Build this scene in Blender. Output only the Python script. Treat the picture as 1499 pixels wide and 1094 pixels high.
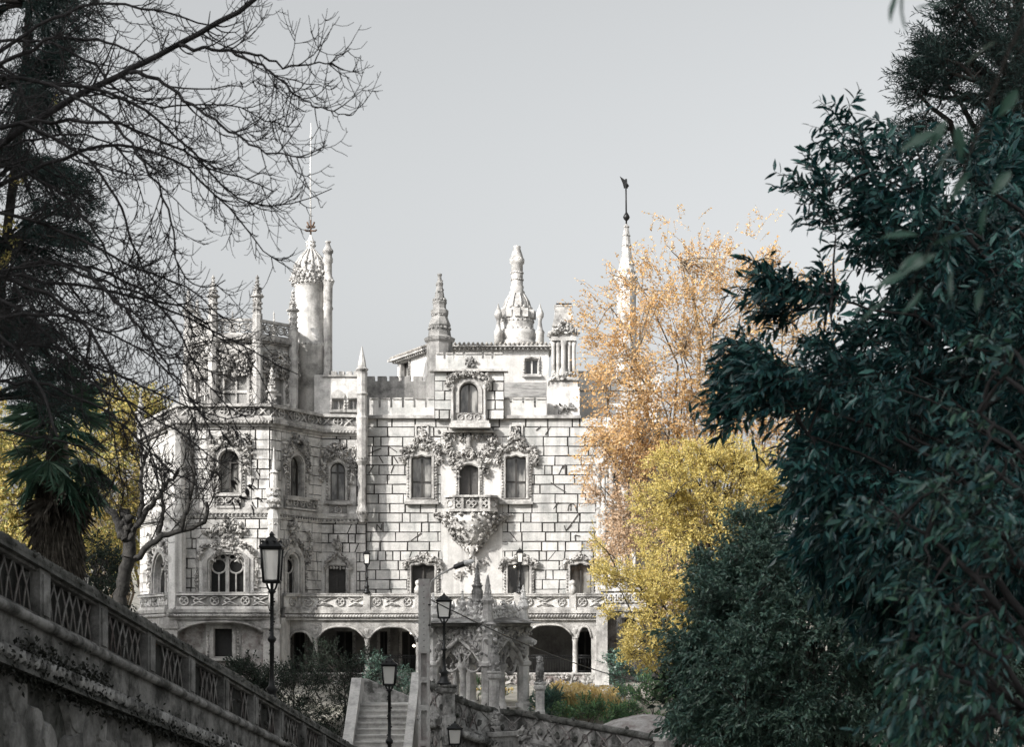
import bpy, math, random
import numpy as np
random.seed(7); RNG = np.random.default_rng(7)
R = math.radians
for o in list(bpy.data.objects): bpy.data.objects.remove(o)
SC = bpy.context.scene
COL = SC.collection
# ------------------------------------------------------------------ camera, sky, sun, exposure
FPX = 2240.0; CX = 749.5; HY = 935.0          # photo focal length in px, centre column, horizon row
W, H = 1499.0, 1094.0
cd = bpy.data.cameras.new('camera'); cam = bpy.data.objects.new('camera', cd); COL.objects.link(cam)
cam.location = (0, 0, 0); cam.rotation_euler = (R(90), 0, 0)
cd.sensor_width = 36.0; cd.lens = 36.0 * FPX / W; cd.clip_start = 0.1; cd.clip_end = 3000
cd.shift_x = 0.0; cd.shift_y = (HY - H / 2) / W
cd.dof.use_dof = True; cd.dof.focus_distance = 70.0; cd.dof.aperture_fstop = 4.0
SC.camera = cam
SUN_AZ, SUN_EL = 50.0, 30.0                    # degrees left of straight behind the camera, height
world = bpy.data.worlds.new('World'); SC.world = world; world.use_nodes = True
nt = world.node_tree; nt.nodes.clear()
sky = nt.nodes.new('ShaderNodeTexSky'); sky.sky_type = 'NISHITA'; sky.sun_disc = False
sky.sun_elevation = R(SUN_EL); sky.sun_rotation = R(180 + SUN_AZ)
sky.air_density = 1.0; sky.dust_density = 6.5; sky.ozone_density = 1.0; sky.altitude = 100
hs = nt.nodes.new('ShaderNodeHueSaturation'); hs.inputs['Saturation'].default_value = 0.10
hs.inputs['Hue'].default_value = 0.47
bgn = nt.nodes.new('ShaderNodeBackground'); bgn.inputs['Strength'].default_value = 0.146
wo = nt.nodes.new('ShaderNodeOutputWorld')
nt.links.new(sky.outputs[0], hs.inputs['Color']); nt.links.new(hs.outputs[0], bgn.inputs['Color']); nt.links.new(bgn.outputs[0], wo.inputs[0])
sd = bpy.data.lights.new('sun', 'SUN'); sd.energy = 3.95; sd.angle = R(0.5); sd.color = (1.0, 0.955, 0.895)
sun = bpy.data.objects.new('sun', sd); COL.objects.link(sun)
SDIR = np.array([-math.sin(R(SUN_AZ)) * math.cos(R(SUN_EL)), -math.cos(R(SUN_AZ)) * math.cos(R(SUN_EL)), math.sin(R(SUN_EL))])
sun.rotation_euler = (R(90 - SUN_EL), 0, R(-SUN_AZ)); sun.location = tuple(SDIR * 120)
SC.view_settings.view_transform = 'Standard'; SC.view_settings.look = 'None'
SC.view_settings.exposure = 0.70; SC.view_settings.gamma = 1.0
SC.render.engine = 'CYCLES'; SC.cycles.use_denoising = True
SC.cycles.max_bounces = 8; SC.cycles.diffuse_bounces = 6; SC.cycles.transparent_max_bounces = 8
# ------------------------------------------------------------------ materials
MAT = {}
def newmat(name):
    m = bpy.data.materials.new(name); m.use_nodes = True; MAT[name] = m
    t = m.node_tree; return m, t, t.nodes['Principled BSDF']
def rgb(c): return (c[0], c[1], c[2], 1.0)
def ramp(t, src, a, b, ca=(0, 0, 0), cb=(1, 1, 1)):
    r = t.nodes.new('ShaderNodeValToRGB'); e = r.color_ramp.elements
    e[0].position = a; e[1].position = b; e[0].color = rgb(ca); e[1].color = rgb(cb)
    t.links.new(src, r.inputs[0]); return r.outputs[0]
def noise(t, pos, scale, detail=6, rough=.6, stretch=None):
    n = t.nodes.new('ShaderNodeTexNoise'); n.inputs['Scale'].default_value = scale
    n.inputs['Detail'].default_value = detail; n.inputs['Roughness'].default_value = rough
    if stretch:
        mp = t.nodes.new('ShaderNodeMapping'); mp.inputs['Scale'].default_value = stretch
        t.links.new(pos, mp.inputs['Vector']); pos = mp.outputs[0]
    t.links.new(pos, n.inputs['Vector']); return n.outputs['Fac']
def mixc(t, fac, a, b, mode='MIX'):
    x = t.nodes.new('ShaderNodeMix'); x.data_type = 'RGBA'; x.blend_type = mode
    for s, v in ((x.inputs[0], fac), (x.inputs[6], a), (x.inputs[7], b)):
        if hasattr(v, 'links'): t.links.new(v, s)
        elif isinstance(v, (int, float)): s.default_value = v
        else: s.default_value = rgb(v)
    return x.outputs[2]
def stone(name, c1, c2, sc=.8, lo=.46, hi=.66, streak=.35, rough=.9, bump=.25, moss=None, island=.16, fine=.3):
    m, t, p = newmat(name)
    g = t.nodes.new('ShaderNodeNewGeometry'); pos = g.outputs['Position']
    c = mixc(t, ramp(t, noise(t, pos, sc, 9, .68), lo, hi), c1, c2)
    if streak: c = mixc(t, ramp(t, noise(t, pos, 1.0, 5, .6, (2.6, 2.6, .22)), .5, .75, (0, 0, 0), (streak,) * 3), c, tuple(x * .55 for x in c2))
    if fine: c = mixc(t, ramp(t, noise(t, pos, 14.0, 4, .7), .3, .7, (1 - fine,) * 3, (1 + fine * .4,) * 3), (0, 0, 0), c, 'MULTIPLY') if False else mixc(t, 1.0, c, ramp(t, noise(t, pos, 14.0, 4, .7), .3, .72, (1 - fine,) * 3, (1, 1, 1)), 'MULTIPLY')
    if island: c = mixc(t, 1.0, c, ramp(t, g.outputs['Random Per Island'], 0, 1, (1 - island,) * 3, (1, 1, 1)), 'MULTIPLY')
    if moss: c = mixc(t, ramp(t, noise(t, pos, sc * 2.3, 7, .7), moss[1], moss[1] + .12), c, moss[0])
    t.links.new(c, p.inputs['Base Color']); p.inputs['Roughness'].default_value = rough
    p.inputs['Specular IOR Level'].default_value = .25
    b = t.nodes.new('ShaderNodeBump'); b.inputs['Strength'].default_value = bump; b.inputs['Distance'].default_value = .06
    t.links.new(noise(t, pos, 9.0, 8, .7), b.inputs['Height']); t.links.new(b.outputs[0], p.inputs['Normal'])
    return m
stone('block', (.63, .622, .605), (.31, .325, .315), .9, .45, .72, .55, island=.24, fine=.24)
stone('plaster', (.60, .592, .575), (.38, .375, .365), .8, .45, .74, .6, island=0, fine=.2)
stone('joint', (.085, .08, .076), (.04, .04, .04), 1.0, island=0, streak=0)
stone('trim', (.59, .58, .56), (.20, .195, .19), 1.5, .43, .66, .55, island=.2)
stone('bay_stone', (.74, .73, .71), (.23, .227, .22), 1.0, .46, .70, .6, island=.16)
stone('carved', (.66, .645, .62), (.13, .127, .122), 1.6, .44, .66, .25, island=.6, bump=.5)
stone('grey_stone', (.34, .335, .325), (.11, .11, .107), 1.2, .42, .66, .5, island=.14)
stone('loggia_wall', (.26, .255, .245), (.09, .088, .085), .9, .45, .68, .45, island=.1)  # loggia stone darkened, the interior shade put into its colour
stone('dark_backing', (.06, .06, .056), (.02, .021, .019), 2.0, .4, .65, .3, island=.2)  # near-black stone for the sheet behind the ramp wall lattice
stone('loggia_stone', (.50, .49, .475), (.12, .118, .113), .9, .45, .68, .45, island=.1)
stone('rubble', (.45, .445, .43), (.2, .167, .16), 2.2, .4, .65, .2, island=.4, bump=.6)
stone('dark_stone', (.45, .445, .435), (.13, .13, .124), 1.5, .40, .62, .55, island=.38, bump=.5, moss=((.018, .024, .016), .6))
stone('dark_coping', (.19, .19, .18), (.04, .042, .037), 2.4, .38, .62, .3, island=.1, bump=.8, moss=((.014, .019, .012), .56))
stone('mid_stone', (.56, .555, .54), (.11, .111, .105), 1.9, .42, .6, .55, island=.45, bump=.5, moss=((.03, .036, .026), .64))
stone('stair_stone', (.58, .57, .55), (.28, .277, .268), 2.0, .45, .7, .2, island=.1)
stone('concrete', (.52, .515, .50), (.3, .245, .24), 1.5, .45, .7, .25, island=0)
stone('rust', (.13, .085, .06), (.06, .04, .03), 6, island=0, streak=0)
stone('roof_tile', (.42, .40, .37), (.22, .2, .18), 2, island=.3)
stone('bark', (.075, .068, .062), (.022, .021, .021), 5.0, .4, .65, 0, island=0, bump=1.0)
stone('bark_grey', (.055, .053, .05), (.016, .016, .016), 4.0, .4, .65, 0, island=0, bump=1.0)
stone('bark_light', (.30, .25, .19), (.12, .095, .07), 4.0, .4, .65, 0, island=0, bump=.8)
stone('twig', (.040, .038, .039), (.018, .018, .019), 5.0, island=0, streak=0, bump=.3)
stone('palm_fibre', (.24, .215, .18), (.06, .054, .046), 6.0, .4, .65, .4, island=.5, bump=.6)
stone('soil', (.05, .045, .036), (.025, .026, .018), 1.0, island=0, streak=0)
stone('ground_earth', (.30, .29, .26), (.10, .10, .075), .35, island=0, streak=0)  # ground tone lightened to bounce fill light into the shaded parts
def plain(name, c, rough=.5, metal=0, spec=.5):
    m, t, p = newmat(name); p.inputs['Base Color'].default_value = rgb(c); p.inputs['Roughness'].default_value = rough
    p.inputs['Metallic'].default_value = metal; p.inputs['Specular IOR Level'].default_value = spec
    g = t.nodes.new('ShaderNodeNewGeometry')
    t.links.new(mixc(t, ramp(t, noise(t, g.outputs['Position'], 7, 5), .35, .7), c, tuple(x * .62 for x in c)), p.inputs['Base Color'])
    return m
plain('glass', (.03, .03, .03), .08, 0, .7)
plain('shutter', (.075, .072, .07), .5)
plain('door_wood', (.035, .033, .031), .55)
plain('wood', (.04, .037, .034), .5)
plain('white_frame', (.55, .54, .52), .5)
plain('iron', (.022, .023, .024), .45, .6)
plain('white_metal', (.75, .75, .74), .4)
plain('lamp_black', (.03, .03, .032), .4)
plain('dark_void', (.02, .02, .02), .9)
m, t, p = newmat('lantern_glass'); p.inputs['Alpha'].default_value = .6; p.inputs['Base Color'].default_value = (.8, .79, .76, 1); p.inputs['Roughness'].default_value = .3
m, t, p = newmat('bulb'); p.inputs['Base Color'].default_value = (.9, .85, .75, 1); p.inputs['Emission Color'].default_value = (1, .88, .7, 1); p.inputs['Emission Strength'].default_value = 6
m, t, p = newmat('pane'); g = t.nodes.new('ShaderNodeNewGeometry')       # glass whose colour holds pale curtain patches and painted reflections
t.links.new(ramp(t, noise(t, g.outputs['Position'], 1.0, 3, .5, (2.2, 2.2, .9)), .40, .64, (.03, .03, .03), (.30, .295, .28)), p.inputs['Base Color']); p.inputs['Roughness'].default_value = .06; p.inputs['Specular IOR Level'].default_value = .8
def leafmat(name, cols, rough=.45, transl=.3, spec=.4):
    m, t, p = newmat(name); g = t.nodes.new('ShaderNodeNewGeometry')
    r = t.nodes.new('ShaderNodeValToRGB'); e = r.color_ramp.elements
    while len(e) < len(cols): e.new(.5)
    for i, c in enumerate(cols): e[i].position = i / (len(cols) - 1); e[i].color = rgb(c)
    t.links.new(g.outputs['Random Per Island'], r.inputs[0])
    t.links.new(r.outputs[0], p.inputs['Base Color']); p.inputs['Roughness'].default_value = rough; p.inputs['Specular IOR Level'].default_value = spec
    tr = t.nodes.new('ShaderNodeBsdfTranslucent'); t.links.new(r.outputs[0], tr.inputs['Color'])
    mx = t.nodes.new('ShaderNodeMixShader'); mx.inputs[0].default_value = transl
    o = t.nodes['Material Output']
    t.links.new(p.outputs[0], mx.inputs[1]); t.links.new(tr.outputs[0], mx.inputs[2]); t.links.new(mx.outputs[0], o.inputs[0])
    return m
leafmat('leaf_teal', [(.006, .033, .038), (.010, .052, .056), (.024, .084, .070), (.007, .038, .048), (.045, .135, .118)], .34, .12, .38)
leafmat('leaf_near', [(.011, .05, .054), (.018, .078, .072), (.04, .105, .06), (.014, .056, .065), (.065, .15, .125)], .32, .18, .42)
leafmat('leaf_small', [(.048, .105, .088), (.075, .15, .12), (.14, .22, .165), (.036, .08, .07), (.065, .13, .08)], .36, .12, .5)
leafmat('leaf_gold', [(.60, .37, .16), (.70, .48, .25), (.48, .28, .12), (.80, .62, .38), (.46, .30, .15), (.74, .50, .18)], .5, .5, .3)
leafmat('leaf_pale', [(.56, .40, .26), (.66, .50, .36), (.46, .30, .17), (.74, .60, .45)], .5, .4, .3)
leafmat('leaf_olive', [(.58, .46, .14), (.68, .55, .19), (.40, .34, .10), (.78, .65, .28), (.46, .41, .14)], .5, .48, .3)
leafmat('leaf_yellow', [(.46, .38, .12), (.58, .47, .17), (.30, .29, .09), (.17, .19, .06), (.50, .36, .10)], .5, .45, .3)
leafmat('leaf_needle', [(.016, .034, .034), (.024, .048, .044), (.036, .064, .054)], .5, .05, .3)
leafmat('leaf_palm', [(.06, .13, .092), (.09, .175, .12), (.14, .22, .15)], .4, .12, .4)
leafmat('leaf_dark', [(.009, .016, .012), (.014, .025, .016), (.020, .033, .021)], .6, .06, .2)
leafmat('leaf_green', [(.05, .12, .055), (.075, .16, .07), (.12, .20, .075), (.05, .11, .07)], .45, .25, .35)
leafmat('leaf_straw', [(.46, .37, .17), (.56, .45, .22), (.34, .28, .12)], .6, .3, .2)
leafmat('flower_yellow', [(.80, .62, .28), (.86, .70, .38), (.72, .54, .2)], .6, .3, .2)
leafmat('leaf_ivy', [(.012, .014, .011), (.02, .022, .017), (.03, .032, .025)], .5, .05, .3)
# ------------------------------------------------------------------ mesh helpers
def tag(o, label=None, cat=None, group=None, kind=None):
    for k, v in (('label', label), ('category', cat), ('group', group), ('kind', kind)):
        if v: o[k] = v
    return o
def empty(name, loc=(0, 0, 0)):
    o = bpy.data.objects.new(name, None); COL.objects.link(o); o.location = tuple(loc); o.empty_display_size = .5
    return o
def worldloc(o):
    v = np.array(o.location[:], float)
    return v if o.parent is None else v + worldloc(o.parent)
ICO_V = []; _f = (1 + 5 ** .5) / 2
for a in (-1, 1):
    for b in (-_f, _f): ICO_V += [(a, b, 0), (0, a, b), (b, 0, a)]
ICO_V = np.array(ICO_V) / np.linalg.norm(ICO_V[0])
ICO_F = []
_d = min(np.linalg.norm(ICO_V[0] - v) for v in ICO_V[1:]) * 1.05
for i in range(12):
    for j in range(i + 1, 12):
        for k in range(j + 1, 12):
            if max(np.linalg.norm(ICO_V[i] - ICO_V[j]), np.linalg.norm(ICO_V[j] - ICO_V[k]), np.linalg.norm(ICO_V[i] - ICO_V[k])) < _d:
                n = np.cross(ICO_V[j] - ICO_V[i], ICO_V[k] - ICO_V[i])
                ICO_F.append((i, j, k) if n @ ICO_V[i] > 0 else (i, k, j))
def rot_rand():
    q = RNG.normal(size=4); q /= np.linalg.norm(q); w, x, y, z = q
    return np.array([[1 - 2 * (y * y + z * z), 2 * (x * y - z * w), 2 * (x * z + y * w)], [2 * (x * y + z * w), 1 - 2 * (x * x + z * z), 2 * (y * z - x * w)], [2 * (x * z - y * w), 2 * (y * z + x * w), 1 - 2 * (x * x + y * y)]])
class MB:
    def __init__(s, m='trim'): s.V = []; s.F = []; s.M = []; s.S = []; s.n = 0; s.m = m
    def add(s, v, f, m=None, smooth=False):
        v = np.asarray(v, float).reshape(-1, 3); k = s.n
        s.V.append(v); s.F += [tuple(i + k for i in q) for q in f]
        s.M += [m or s.m] * len(f); s.S += [smooth] * len(f); s.n += len(v)
    def box(s, lo, hi, m=None):
        x0, y0, z0 = lo; x1, y1, z1 = hi
        s.add([(x0, y0, z0), (x1, y0, z0), (x1, y1, z0), (x0, y1, z0), (x0, y0, z1), (x1, y0, z1), (x1, y1, z1), (x0, y1, z1)],
              [(3, 2, 1, 0), (4, 5, 6, 7), (0, 1, 5, 4), (1, 2, 6, 5), (2, 3, 7, 6), (3, 0, 4, 7)], m)
    def lathe(s, c, prof, seg=10, m=None, smooth=True, rot=0., sx=1., twist=0.):
        """prof: (radius, z) with z absolute"""
        V = []; n = len(prof)
        for i, (r, z) in enumerate(prof):
            for k in range(seg):
                a = rot + 2 * math.pi * k / seg + twist * z
                V.append((c[0] + r * math.cos(a) * sx, c[1] + r * math.sin(a), z))
        up = prof[-1][1] >= prof[0][1]
        F = [((i * seg + k), (i * seg + (k + 1) % seg), ((i + 1) * seg + (k + 1) % seg), ((i + 1) * seg + k)) for i in range(n - 1) for k in range(seg)]
        F.append(tuple(range((n - 1) * seg, n * seg))); F.append(tuple(reversed(range(seg))))
        if not up: F = [tuple(reversed(f)) for f in F]
        s.add(V, F, m, smooth)
    def tube(s, P, r, seg=5, m=None, smooth=True):
        P = np.asarray(P, float); n = len(P)
        r = np.full(n, r) if np.isscalar(r) else np.asarray(r)
        T = np.gradient(P, axis=0); T /= np.linalg.norm(T, axis=1)[:, None] + 1e-9
        ref = np.array([0, 1., 0]) if abs(T[:, 1]).max() < .9 else np.array([.3, .2, 1.])
        A = np.cross(T, ref); A /= np.linalg.norm(A, axis=1)[:, None] + 1e-9
        B = np.cross(T, A)
        an = np.arange(seg) * 2 * math.pi / seg
        V = P[:, None, :] + r[:, None, None] * (np.cos(an)[None, :, None] * A[:, None, :] + np.sin(an)[None, :, None] * B[:, None, :])
        F = [((i * seg + k), ((i + 1) * seg + k), ((i + 1) * seg + (k + 1) % seg), (i * seg + (k + 1) % seg)) for i in range(n - 1) for k in range(seg)]
        F += [tuple(range(seg)), tuple(reversed(range((n - 1) * seg, n * seg)))]
        s.add(V.reshape(-1, 3), F, m, smooth)
    def blob(s, p, r, m=None, st=None, jit=.25, smooth=False):
        v = ICO_V * (1 + RNG.uniform(-jit, jit, (12, 1)))
        if st is None: st = RNG.uniform(.55, 1.25, 3)
        v = (v * st) @ rot_rand().T * r
        s.add(v + np.asarray(p), ICO_F, m, smooth)
    def build(s, name, parent=None, smooth=None):
        me = bpy.data.meshes.new(name)
        V = np.concatenate(s.V) if s.V else np.zeros((0, 3))
        if parent is not None: V = V - worldloc(parent)
        me.from_pydata(V.tolist(), [], s.F)
        used = sorted(set(s.M)); ix = {k: i for i, k in enumerate(used)}
        for k in used: me.materials.append(MAT[k])
        me.polygons.foreach_set('material_index', [ix[k] for k in s.M])
        me.polygons.foreach_set('use_smooth', s.S if smooth is None else [smooth] * len(s.F))
        me.update()
        o = bpy.data.objects.new(name, me); COL.objects.link(o)
        if parent is not None: o.parent = parent
        return o
def PT(px, py, Y): return np.array([(px - CX) / FPX * Y, Y, (HY - py) / FPX * Y])
class Fr:
    """a vertical plane: o on it at z=0, ux along it, n outwards"""
    def __init__(s, a, b):
        a = np.array(a, float); b = np.array(b, float)
        s.o = np.array([a[0], a[1], 0.]); d = b - a; s.L = math.hypot(d[0], d[1]); s.ux = np.array([d[0], d[1], 0]) / s.L
        s.n = np.array([s.ux[1], -s.ux[0], 0.])
    def w(s, u, z, d=0.): return s.o + s.ux * u + s.n * d + np.array([0, 0, z])
    def px(s, px, py):
        ray = np.array([(px - CX) / FPX, 1., (HY - py) / FPX])
        t = (s.n @ s.o) / (s.n @ ray); p = ray * t
        return float((p - s.o) @ s.ux), float(p[2])
    def r(s, x0, y0, x1, y1):
        xm = (x0 + x1) / 2
        return s.px(x0, y1)[0], s.px(x1, y1)[0], s.px(xm, y1)[1], s.px(xm, y0)[1]
    def off(s, d): q = Fr((0, 0), (1, 0)); q.o = s.o + s.n * d; q.ux = s.ux; q.n = s.n; q.L = s.L; return q
def fbox(mb, fr, u0, u1, z0, z1, d0, d1, m=None):
    c = [fr.w(u0, z0, d1), fr.w(u1, z0, d1), fr.w(u1, z0, d0), fr.w(u0, z0, d0), fr.w(u0, z1, d1), fr.w(u1, z1, d1), fr.w(u1, z1, d0), fr.w(u0, z1, d0)]
    mb.add(c, [(3, 2, 1, 0), (4, 5, 6, 7), (0, 1, 5, 4), (1, 2, 6, 5), (2, 3, 7, 6), (3, 0, 4, 7)], m)
def pbox(mb, fr, x0, y0, x1, y1, d0, d1, m=None):
    u0, u1, z0, z1 = fr.r(x0, y0, x1, y1); fbox(mb, fr, u0, u1, z0, z1, d0, d1, m)
def fprism(mb, fr, lp, d0, d1, m=None):
    n = len(lp); V = [fr.w(u, z, d1) for u, z in lp] + [fr.w(u, z, d0) for u, z in lp]
    mb.add(V, [tuple(reversed(range(n)))] + [tuple(range(n, 2 * n))] + [(i, (i + 1) % n, n + (i + 1) % n, n + i) for i in range(n)], m)
def fring(mb, fr, outer, inner, d0, d1, m=None, close=True):
    n = len(outer); V = [fr.w(u, z, d) for lp, d in ((outer, d1), (inner, d1), (outer, d0), (inner, d0)) for u, z in lp]
    F = []
    for i in range(n if close else n - 1):
        j = (i + 1) % n
        F += [(i, n + i, n + j, j), (n + i, 3 * n + i, 3 * n + j, n + j), (i, j, 2 * n + j, 2 * n + i), (2 * n + i, 2 * n + j, 3 * n + j, 3 * n + i)]
    mb.add(V, F, m)
def loop(u0, u1, z0, z1, kind='rect', n=14):
    w = u1 - u0; P = [(u0, z0)]
    for i in range(n + 1):
        t = i / n; u = u0 + w * t
        if kind == 'rect': z = z1
        elif kind == 'round':
            a = math.pi * (1 - t); u = (u0 + u1) / 2 + w / 2 * math.cos(a); z = z1 - w / 2 + w / 2 * math.sin(a)
        elif kind == 'seg': z = z1 - .16 * w * (2 * t - 1) ** 2
        elif kind == 'scallop': z = z1 - .07 * w * (1 - math.cos(4 * math.pi * t)) / 2 - .10 * w * (2 * t - 1) ** 4
        elif kind == 'ogee':
            x = abs(2 * t - 1); z = z1 - .62 * w * (1 - (1 - x) ** 1.6) if x < .5 else z1 - .62 * w * (1 - .5 ** 1.6) - .5 * w * (x - .5) ** 1.5 * 1.2
        elif kind == 'flat': z = z1 - .22 * w * max(0, abs(2 * t - 1) - .25) ** 2 / .5625 * 1.0
        P.append((u, z))
    P.append((u1, z0)); return P
def wall(mb, fr, u0, u1, z0, z1, holes=(), d=0., m=None):
    us = sorted({u0, u1, *[min(max(h[k], u0), u1) for h in holes for k in (0, 1)]}); zs = sorted({z0, z1, *[min(max(h[k], z0), z1) for h in holes for k in (2, 3)]})
    for a, b in zip(us, us[1:]):
        for c, e in zip(zs, zs[1:]):
            um, zm = (a + b) / 2, (c + e) / 2
            if any(h[0] < um < h[1] and h[2] < zm < h[3] for h in holes): continue
            mb.add([fr.w(a, c, d), fr.w(b, c, d), fr.w(b, e, d), fr.w(a, e, d)], [(0, 1, 2, 3)], m)
def blocks(mb, fr, u0, u1, z0, z1, course=.5, wr=(.75, 1.5), excl=(), d=.055, gap=.062, m='block', d0=-.02):
    nrow = max(1, round((z1 - z0) / course)); ch = (z1 - z0) / nrow
    for i in range(nrow):
        a, b = z0 + i * ch, z0 + (i + 1) * ch
        u = u0 - random.uniform(0, wr[0] * .8)
        while u < u1:
            e = u + random.uniform(*wr)
            if random.random() < .15: e = u + wr[0] * .6
            s, f = max(u, u0), min(e, u1)
            if u1 - f < .3: f = u1; e = u1 + 1
            iv = [(s, f)]
            for h in excl:
                if h[2] < b - .05 and h[3] > a + .05:
                    nv = []
                    for p, q in iv:
                        if h[1] <= p or h[0] >= q: nv.append((p, q))
                        else:
                            if h[0] > p: nv.append((p, h[0]))
                            if h[1] < q: nv.append((h[1], q))
                    iv = nv
            for p, q in iv:
                if q - p > .12:
                    g = gap / 2 * random.uniform(.7, 1.15); gv = g * 1.2; dd = d + random.uniform(-.02, .02)
                    jv = lambda: random.uniform(-.014, .014); c = [(p + gv, a + g + jv()), (q - gv + jv(), a + g + jv()), (q - gv + jv(), b - g + jv()), (p + gv, b - g + jv())]
                    if q - p > .6 and random.random() < .05:      # an odd cut joint
                        x = random.uniform(p + .25, q - .25); k = random.uniform(-.22, .22)
                        for lp in ([c[0], (x - k - g, a + g), (x + k - g, b - g), c[3]], [(x - k + g, a + g), c[1], c[2], (x + k + g, b - g)]): fprism(mb, fr, lp, d0, dd, m)
                    else: fprism(mb, fr, c, d0, dd, m)
            u = e
def carve(mb, fr, pts, r=.09, n=60, spread=.12, d=.12, dd=.10, m='carved'):
    """leafy carving scattered along a polyline of (u, z)"""
    P = np.array(pts, float); seg = np.linalg.norm(np.diff(P, axis=0), axis=1); cum = np.r_[0, np.cumsum(seg)]
    for _ in range(int(n * 1.5)):
        s = RNG.uniform(0, cum[-1]); i = min(np.searchsorted(cum, s, 'right') - 1, len(seg) - 1)
        q = P[i] + (P[i + 1] - P[i]) * ((s - cum[i]) / max(seg[i], 1e-6)) + RNG.normal(0, spread, 2)
        mb.blob(fr.w(q[0], q[1], d + RNG.uniform(-dd, dd)), r * RNG.uniform(.55, 1.35), m, np.array([1.45, .72, .42]) * RNG.uniform(.75, 1.25, 3), .2)
def rope(mb, p0, p1, r=.09, m='trim', step=None):
    p0 = np.asarray(p0); p1 = np.asarray(p1); L = np.linalg.norm(p1 - p0); n = max(2, int(L / (step or r * 1.5)))
    mb.tube([p0, (p0 + p1) / 2, p1], r * .72, 6, m)
    ax = (p1 - p0) / L
    for i in range(n):
        c = p0 + (p1 - p0) * (i + .5) / n
        up = np.array([0, 0, 1.]); sd = np.cross(ax, up); k = ax * .55 + up * .8
        k /= np.linalg.norm(k); k2 = np.cross(k, sd)
        v = ICO_V[:, [0]] * k * r * 1.25 + ICO_V[:, [1]] * sd * r * 1.05 + ICO_V[:, [2]] * k2 * r * .5
        mb.add(c + v, ICO_F, m, True)
def torus(mb, fr, u, z, R_, r, d, m=None, seg=14, ts=5, sz=1.):
    P = [fr.w(u + R_ * math.cos(a), z + R_ * sz * math.sin(a), d) for a in np.linspace(0, 2 * math.pi, seg + 1)]
    mb.tube(P, r, ts, m)
def ftube(mb, fr, pts, r, d, seg=5, m=None): mb.tube([fr.w(u, z, d) for u, z in pts], r, seg, m)
def pinnacle_prof(r, z0, zc, z1):
    h = z1 - zc
    return [(r, z0), (r, zc - 1.0), (r * .8, zc - .95), (r * .8, zc - .12), (r * 1.3, zc - .06), (r * 1.35, zc), (r * .7, zc + .05), (r * .56, zc + h * .22), (r * .85, zc + h * .27), (r * .42, zc + h * .34), (r * .24, zc + h * .8), (r * .42, zc + h * .86), (r * .2, zc + h * .92), (.012, z1)]
def pinnacle(x, y, z0, zc, z1, r, parent, m='trim', seg=8, name='pinnacle', crockets=True):
    mb = MB(m); mb.lathe((x, y), pinnacle_prof(r, z0, zc, z1), seg, smooth=False)
    if crockets:
        for i in range(34):
            t = i / 34; a = i * .95; z = zc + (z1 - zc) * (.05 + .85 * t); rr = r * (.62 * (1 - t) + .20)
            mb.blob((x + rr * math.cos(a), y + rr * math.sin(a), z), r * .22 * (1.1 - .5 * t), m, jit=.4)
        for i in range(22):
            a = i * .8; z = zc - .95 + .8 * i / 22; mb.blob((x + r * .82 * math.cos(a), y + r * .82 * math.sin(a), z), r * .26, m, jit=.4)
    return mb.build(name, parent)
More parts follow.
